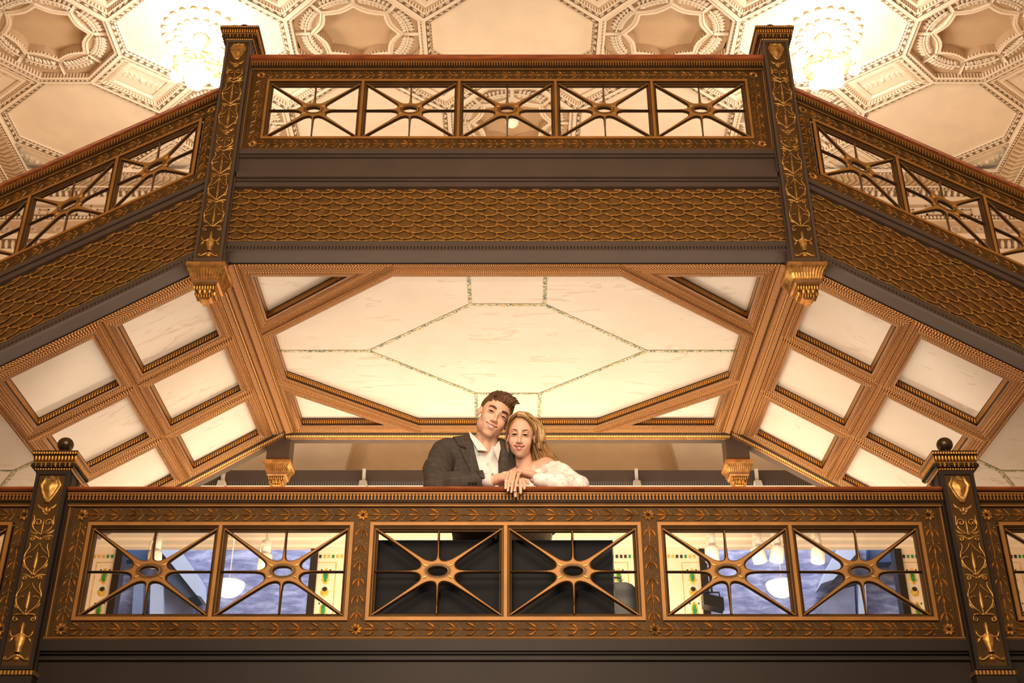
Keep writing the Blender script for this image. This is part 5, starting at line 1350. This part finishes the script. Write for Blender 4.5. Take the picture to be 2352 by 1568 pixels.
# her left hand lying on his, fingers over the rail
gh = G((-.07, 5.88, 2.50), (.17, 6.08, 2.74), .0018); p = Q(gh)
wr = Vector((.108, 6.018, 2.668)); F = cap(p, (.17, 6.045, 2.655), tuple(wr), .026, .0225)
KW = [[(-.002, 5.985, 2.670), (-.022, 5.944, 2.645), (-.031, 5.925, 2.596), (-.033, 5.926, 2.556)], [(.015, 5.972, 2.674), (-.003, 5.930, 2.645), (-.015, 5.915, 2.588), (-.021, 5.920, 2.540)],
      [(.032, 5.966, 2.672), (.014, 5.926, 2.640), (.003, 5.913, 2.582), (-.003, 5.918, 2.533)], [(.050, 5.968, 2.664), (.034, 5.930, 2.634), (.023, 5.917, 2.586), (.015, 5.920, 2.540)]]
for k_, j in zip((.6, .2, -.25, -.6), KW): F = smin(F, cap(p, (wr.x - .004, wr.y + k_ * .022, wr.z), j[0], .0155, .0112), .012)
tips = []
for r, j in zip((.0092, .0095, .0092, .0082), KW):
    F = smin(F, chain(p, j, [r * 1.05, r, r * .9, r * .72], .003), .0035); J = [Vector(q_) for q_ in j]; tips.append((J, (J[3] - J[2]).normalized()))
F = smin(F, chain(p, [(wr.x - .02, wr.y + .014, wr.z), (wr.x - .055, wr.y + .018, wr.z + .006), (wr.x - .085, wr.y + .010, wr.z + .008), (wr.x - .105, wr.y + .002, wr.z + .006)], [.014, .011, .010, .0078], .005), .008)
V, Fq = gh.net(F); o1 = len(Vw); Vw = np.vstack([Vw, V]); Fw = np.vstack([Fw, Fq + o1]); Mw = np.concatenate([Mw, np.zeros(len(Fq), int)])
o = person_mesh('body', Vw, Fw, ['skin', 'lip_rose', 'mouth_dark', 'blush'], wr_, Mw); fix_normals(o)
eyes_brows(wr_, Hw, False)
for pts, dd in tips:
    c = pts[-1]; m = MB(); out = Vector((-.25, -1, .25)).normalized()
    A = dd.normalized(); B = A.cross(out).normalized(); N_ = B.cross(A).normalized()
    if N_.dot(out) < 0: N_ = -N_
    ring = [c - A * .004 + A * (.004 + .0070 * math.cos(t)) + B * (.0050 * math.sin(t)) + N_ * (.0066 - .0016 * abs(math.sin(t))) for t in [2 * PI * k / 12 for k in range(12)]]
    m.add([tuple(v) for v in ring], [tuple(range(12))], 'nail'); m.build('fingernail', wr_)
rp, _ = tips[2]; c = rp[0].lerp(rp[1], .42); A = (rp[1] - rp[0]).normalized(); B = A.cross(Vector((0, 0, 1))).normalized(); N_ = B.cross(A)
if N_.z < 0: N_ = -N_
m = MB(); m.tube([c + (B * math.cos(t) + N_ * math.sin(t)) * .0092 for t in [2 * PI * k / 16 for k in range(17)]], .0012, 'silver', 5)
cc = c + N_ * .0115; m.add([tuple(cc + v) for v in (N_ * .004, B * .004, A * .004, -B * .004, -A * .004, -N_ * .003)], [(0, 1, 2), (0, 2, 3), (0, 3, 4), (0, 4, 1), (5, 2, 1), (5, 3, 2), (5, 4, 3), (5, 1, 4)], 'silver'); m.build('ring', wr_)
# dress
g = G((-.16, 5.98, 2.20), (.48, 6.56, 2.95), .0055); p = Q(g)
slv = arm_w(p, .010); slv = np.maximum(slv, .110 - p[0] + 0 * p[2])
slv = slv + .0022 * np.sin(p[0] * 120 + p[2] * 70)
F = smin(body_w(p, .009), slv, .025)
F = smin(F, chain(p, [(-.05, 6.40, 2.77), (-.10, 6.45, 2.60), (-.02, 6.40, 2.50)], [.05, .046, .04], .02), .03)
nl = p[2] - (2.785 + np.clip((p[0] - .05) * .40, -.02, .2) + .05 * (p[1] - 6.28) + .004 * np.sin(p[0] * 150))
F = smax(F, nl, .004)
V, Fq = g.net(F); o = person_mesh('dress_bodice', V, Fq, ['lace'], wr_); fix_normals(o)
g = G((-.30, 6.22, DZ), (.48, 6.95, 2.45), .014); p = Q(g)
t = np.clip((2.42 - p[2]) / (2.42 - DZ), 0, 1); rr = .135 + .17 * t ** .9
ang = np.arctan2(p[1] - 6.53, p[0] - .10)
F = (np.sqrt(((p[0] - .10)) ** 2 + ((p[1] - (6.44 + .10 * t)) * 1.15) ** 2) - rr * (1 + .05 * t * np.sin(ang * 11))) * .8
F = np.maximum(F, np.maximum(p[2] - 2.42, DZ + .004 - p[2]) + 0 * p[0])
V, Fq = g.net(F); o = person_mesh('dress_skirt', V, Fq, ['lace'], wr_); fix_normals(o)
# necklace of fine silver leaves at the neckline
m = MB(); m.tube([P(1189, 1062, 6.285), P(1187, 1073, 6.275), P(1192, 1084, 6.27), P(1197, 1078, 6.262)], .0016, 'silver', 5); m.build('necklace', wr_, None, True)
# hair
g = G((-.10, 6.06, 2.86), (.27, 6.46, 3.13), .0028); p = Q(g, Hw)
F = ell(p, (0, .026, .043), (.084, .098, .089))
F = smax(F, -ell(p, (-.004, -.104, -.002), (.073, .076, .117)), .006)
F = smax(F, -(p[2] + .075) + 0 * p[0], .01)
F = smax(F, -ell(p, (-.03, -.06, -.05), (.05, .06, .07)), .01)
part = np.exp(-((p[0] + .020) / .003) ** 2) * (p[1] < .03) * (p[2] > .08) * .003
F = F + part + .0012 * np.sin((p[0] + p[1] * .2) * 700) * (np.abs(p[0]) > .005) * (p[1] > -.03)
V, Fq = g.net(F); cz = V[Fq].mean(1); o = person_mesh('hair', V, Fq, ['hair_blonde'], wr_); fix_normals(o)
rnd = random.Random(11); lk = MB()
def lock(pts, r, mat, wav, ph):
    # smooth the path and add waves
    n = 26; out = []; rad = []
    P_ = [Vector(q_) for q_ in pts]; m_ = len(P_) - 1
    for i in range(n + 1):
        u = i / n * m_; k = min(int(u), m_ - 1); f = u - k
        a, b, c, d = P_[max(k - 1, 0)], P_[k], P_[k + 1], P_[min(k + 2, m_)]
        v = .5 * ((2 * b) + (c - a) * f + (2 * a - 5 * b + 4 * c - d) * f * f + (3 * b - a - 3 * c + d) * f ** 3)
        s = i / n; amp = wav * min(1, s * 1.6)
        v = v + Vector((math.sin(s * 15 + ph), math.cos(s * 13 + ph) * .7, 0)) * amp
        out.append(v); rad.append(r * (.6 + .6 * math.sin(PI * min(1, s * 1.1 + .1))) * (1 if s < .85 else (1 - s) / .15 * .9 + .1))
    lk.tube(out, rad, mat, 6)
T = lambda x, y, z: Hw @ Vector((x, y, z))
pm = ['hair_root', 'hair_blonde', 'hair_blonde', 'hair_light']
for i in range(230):                      # side that falls over her left shoulder (image right)
    u = rnd.random(); v = rnd.random()
    sy = -.066 + .125 * u
    a = T(-.022 + .008 * v, sy * .9, .131 - abs(sy) * .22 - (.012 if sy < -.05 else 0))
    b = T(.042 + .022 * v, sy - .010, .121 - .016 * v - .1 * abs(sy)); c = T(.082 + .030 * v, sy * .7 - .004, .062 - .02 * u)
    d = T(.086 + .046 * v, sy * .55 - .004, -.02)
    e = Vector((.150 + .068 * v + .02 * u, 6.29 + .07 * u, 2.925)); f_ = Vector((.178 + .088 * v + .02 * u, 6.385 + .05 * u, 2.86)); h = Vector((.19 + .085 * v, 6.44 + .04 * u, 2.76 - .04 * v))
    lock([a, b, c, d, e, f_, h], .0040 + .0024 * rnd.random(), rnd.choice(pm if v < .7 else ['hair_light', 'hair_blonde']), .0075 + .005 * v, 1. + rnd.random() * 1.2 + u * 2)
for i in range(90):                       # front edge along the forehead
    v = rnd.random(); w_ = rnd.random() * .012; 
    a = T(-.022 + .004 * v, -.050 - w_ * .8, .112 + .010 * v); b = T(.028, -.064 - w_, .098 + .012 * v); c = T(.067 + .006 * v, -.046 - w_ * .5, .055 + .01 * v); d = T(.084 + .008 * v, -.022 - w_, -.005)
    e0 = T(.094 + .012 * v, -.004 - w_, -.06)
    lock([a, b, c, d, e0, Vector((.155 + .04 * v, 6.30 + .05 * v, 2.90)), Vector((.185 + .05 * v, 6.385 + .03 * v, 2.83)), Vector((.20 + .05 * v, 6.44, 2.76))], .0034 + .0014 * rnd.random(), rnd.choice(pm), .003 + .004 * v, 1. + rnd.random())
for i in range(50):
    v = rnd.random(); w_ = rnd.random() * .012
    a = T(-.024 - .003 * v, -.050 - w_ * .8, .112 + .008 * v); b = T(-.052, -.056 - w_, .088 + .01 * v); c = T(-.073 - .004 * v, -.030 - w_ * .6, .040); d = T(-.080, -.004, -.02)
    lock([a, b, c, d, T(-.074, .03, -.07), Vector((-.005, 6.33, 2.84))], .0030 + .0012 * rnd.random(), rnd.choice(pm), .002, rnd.random())
for i in range(90):                       # the side behind her right cheek (image left)
    u = rnd.random(); v = rnd.random()
    sy = -.040 + .09 * u
    a = T(-.022, sy - .012, .131 - abs(sy) * .25); b = T(-.060, sy - .002, .100); c = T(-.080 - .004 * v, sy * .6 + .035, .035); d = T(-.076 - .006 * v, .04 + .02 * u, -.04)
    e = Vector((-.010 - .012 * v, 6.33 + .04 * u, 2.86)); h = Vector((.020 - .03 * v, 6.33 + .05 * u, 2.80 + .02 * v))
    lock([a, b, c, d, e, h], .0036 + .0016 * rnd.random(), rnd.choice(pm), .004, rnd.random() * 6)
for i in range(80):                       # back of the head
    u = rnd.random() * 2 - 1; v = rnd.random()
    a = T(-.010, .03 + .03 * v, .128); b = T(.06 * u, .09, .10); c = T(.075 * u, .118, .03); d = T(.08 * u, .10, -.05)
    e = Vector((.10 + .08 * u, 6.44, 2.83)); h = Vector((.12 + .09 * u, 6.49, 2.66 - .06 * v))
    lock([a, b, c, d, e, h], .009, rnd.choice(pm), .006, rnd.random() * 6)
for i in range(26):                       # flyaways
    v = rnd.random(); s_ = Vector((.19 + .04 * v, 6.33, 2.86 - .05 * rnd.random())); e = s_ + Vector((.045 * rnd.random() + .02, .03, -.05 * rnd.random() + .005))
    lk.tube([s_, (s_ + e) / 2 + Vector((0, 0, .012)), e], [.0012, .0010, .0004], 'hair_light', 4)
lk.build('hair_lock', wr_, None, True)
# ================================================================== LIGHT AND CAMERA
def light(kind, name, loc, target, energy, col, size=None, sy=None, **kw):
    l = bpy.data.lights.new(name, kind); l.energy = energy; l.color = col
    if kind == 'AREA':
        l.size = size
        if sy: l.shape = 'RECTANGLE'; l.size_y = sy
    elif size: l.shadow_soft_size = size
    for k, v in kw.items(): setattr(l, k, v)
    o = bpy.data.objects.new(name, l); C.objects.link(o); o.location = loc
    if target is not None:
        o.rotation_euler = (Vector(target) - Vector(loc)).to_track_quat('-Z', 'Y').to_euler()
    return o
WARM = (1., .80, .58)
# light thrown up from the balcony floor onto the marble soffit
light('AREA', 'floor_uplight', (0, 7.9, 1.75), (0, 7.9, 5), 76, (1, .86, .70), 5.2, 1.6)
light('AREA', 'hall_fill', (0, .2, 4.2), (0, 6.7, 5.4), 360, WARM, 4, 2)
light('SPOT', 'flash', (-.4, .6, 1.9), (0, 6.2, 3.0), 560, (1, .89, .77), .25, spot_size=math.radians(46), spot_blend=1.)
for sx in (-1, 1):
    light('POINT', 'chandelier_glow', (sx * 3.144, Y0, ZC - .75), None, 56, (1, .92, .82), .25)
    light('POINT', 'chandelier_halo', (sx * 3.144, Y0 - .25, ZC - .32), None, 12, (1, .95, .88), .15)
light('AREA', 'hall_ceiling_bounce', (0, 8.8, 5.2), (0, 9.6, 9), 40, (1, .80, .58), 6, 3)
light('AREA', 'gallery_light', (0, 10.3, 2.2), (0, 11.5, 4.9), 250, (1, .84, .64), 7, 1.5)
light('AREA', 'dusk_light', (0, 13.2, 7.5), (0, 15, 3.5), 420, (.82, .87, 1), 9, 1.2)

w = bpy.data.worlds.new('world'); bpy.context.scene.world = w; w.use_nodes = True
w.node_tree.nodes['Background'].inputs[0].default_value = (1., .72, .46, 1); w.node_tree.nodes['Background'].inputs[1].default_value = .24

cd = bpy.data.cameras.new('camera'); cam = bpy.data.objects.new('camera', cd); C.objects.link(cam)
cd.sensor_width = 36; cd.lens = 2880 / 2352 * 36; cam.location = (0, 0, 0); cam.rotation_euler = (math.radians(120), 0, 0)
cd.clip_end = 100
bpy.context.scene.camera = cam
sc = bpy.context.scene
sc.view_settings.view_transform = 'Standard'; sc.view_settings.look = 'None'; sc.view_settings.exposure = 0; sc.view_settings.gamma = .88
# small pieces belong to the garment or part that carries them
def kids(r, n): return [c for c in bpy.data.objects if c.parent == r and c.name.split('.')[0] == n]
for r in [o for o in bpy.data.objects if o.parent is None]:
    for host, subs in (('jacket', ('lapel', 'sleeve_button')), ('shirt', ('collar', 'shirt_cuff', 'shirt_button')), ('hair', ('hair_tuft', 'hair_lock')), ('body', ('fingernail', 'lips', 'eyelid', 'eyelash')), ('panel', ('edge_trim',)), ('cap', ('finial',))):
        h = kids(r, host)
        if h:
            for n in subs:
                for c in kids(r, n): c.parent = h[0]
for o in bpy.data.objects:
    if '_base' in o: del o['_base']
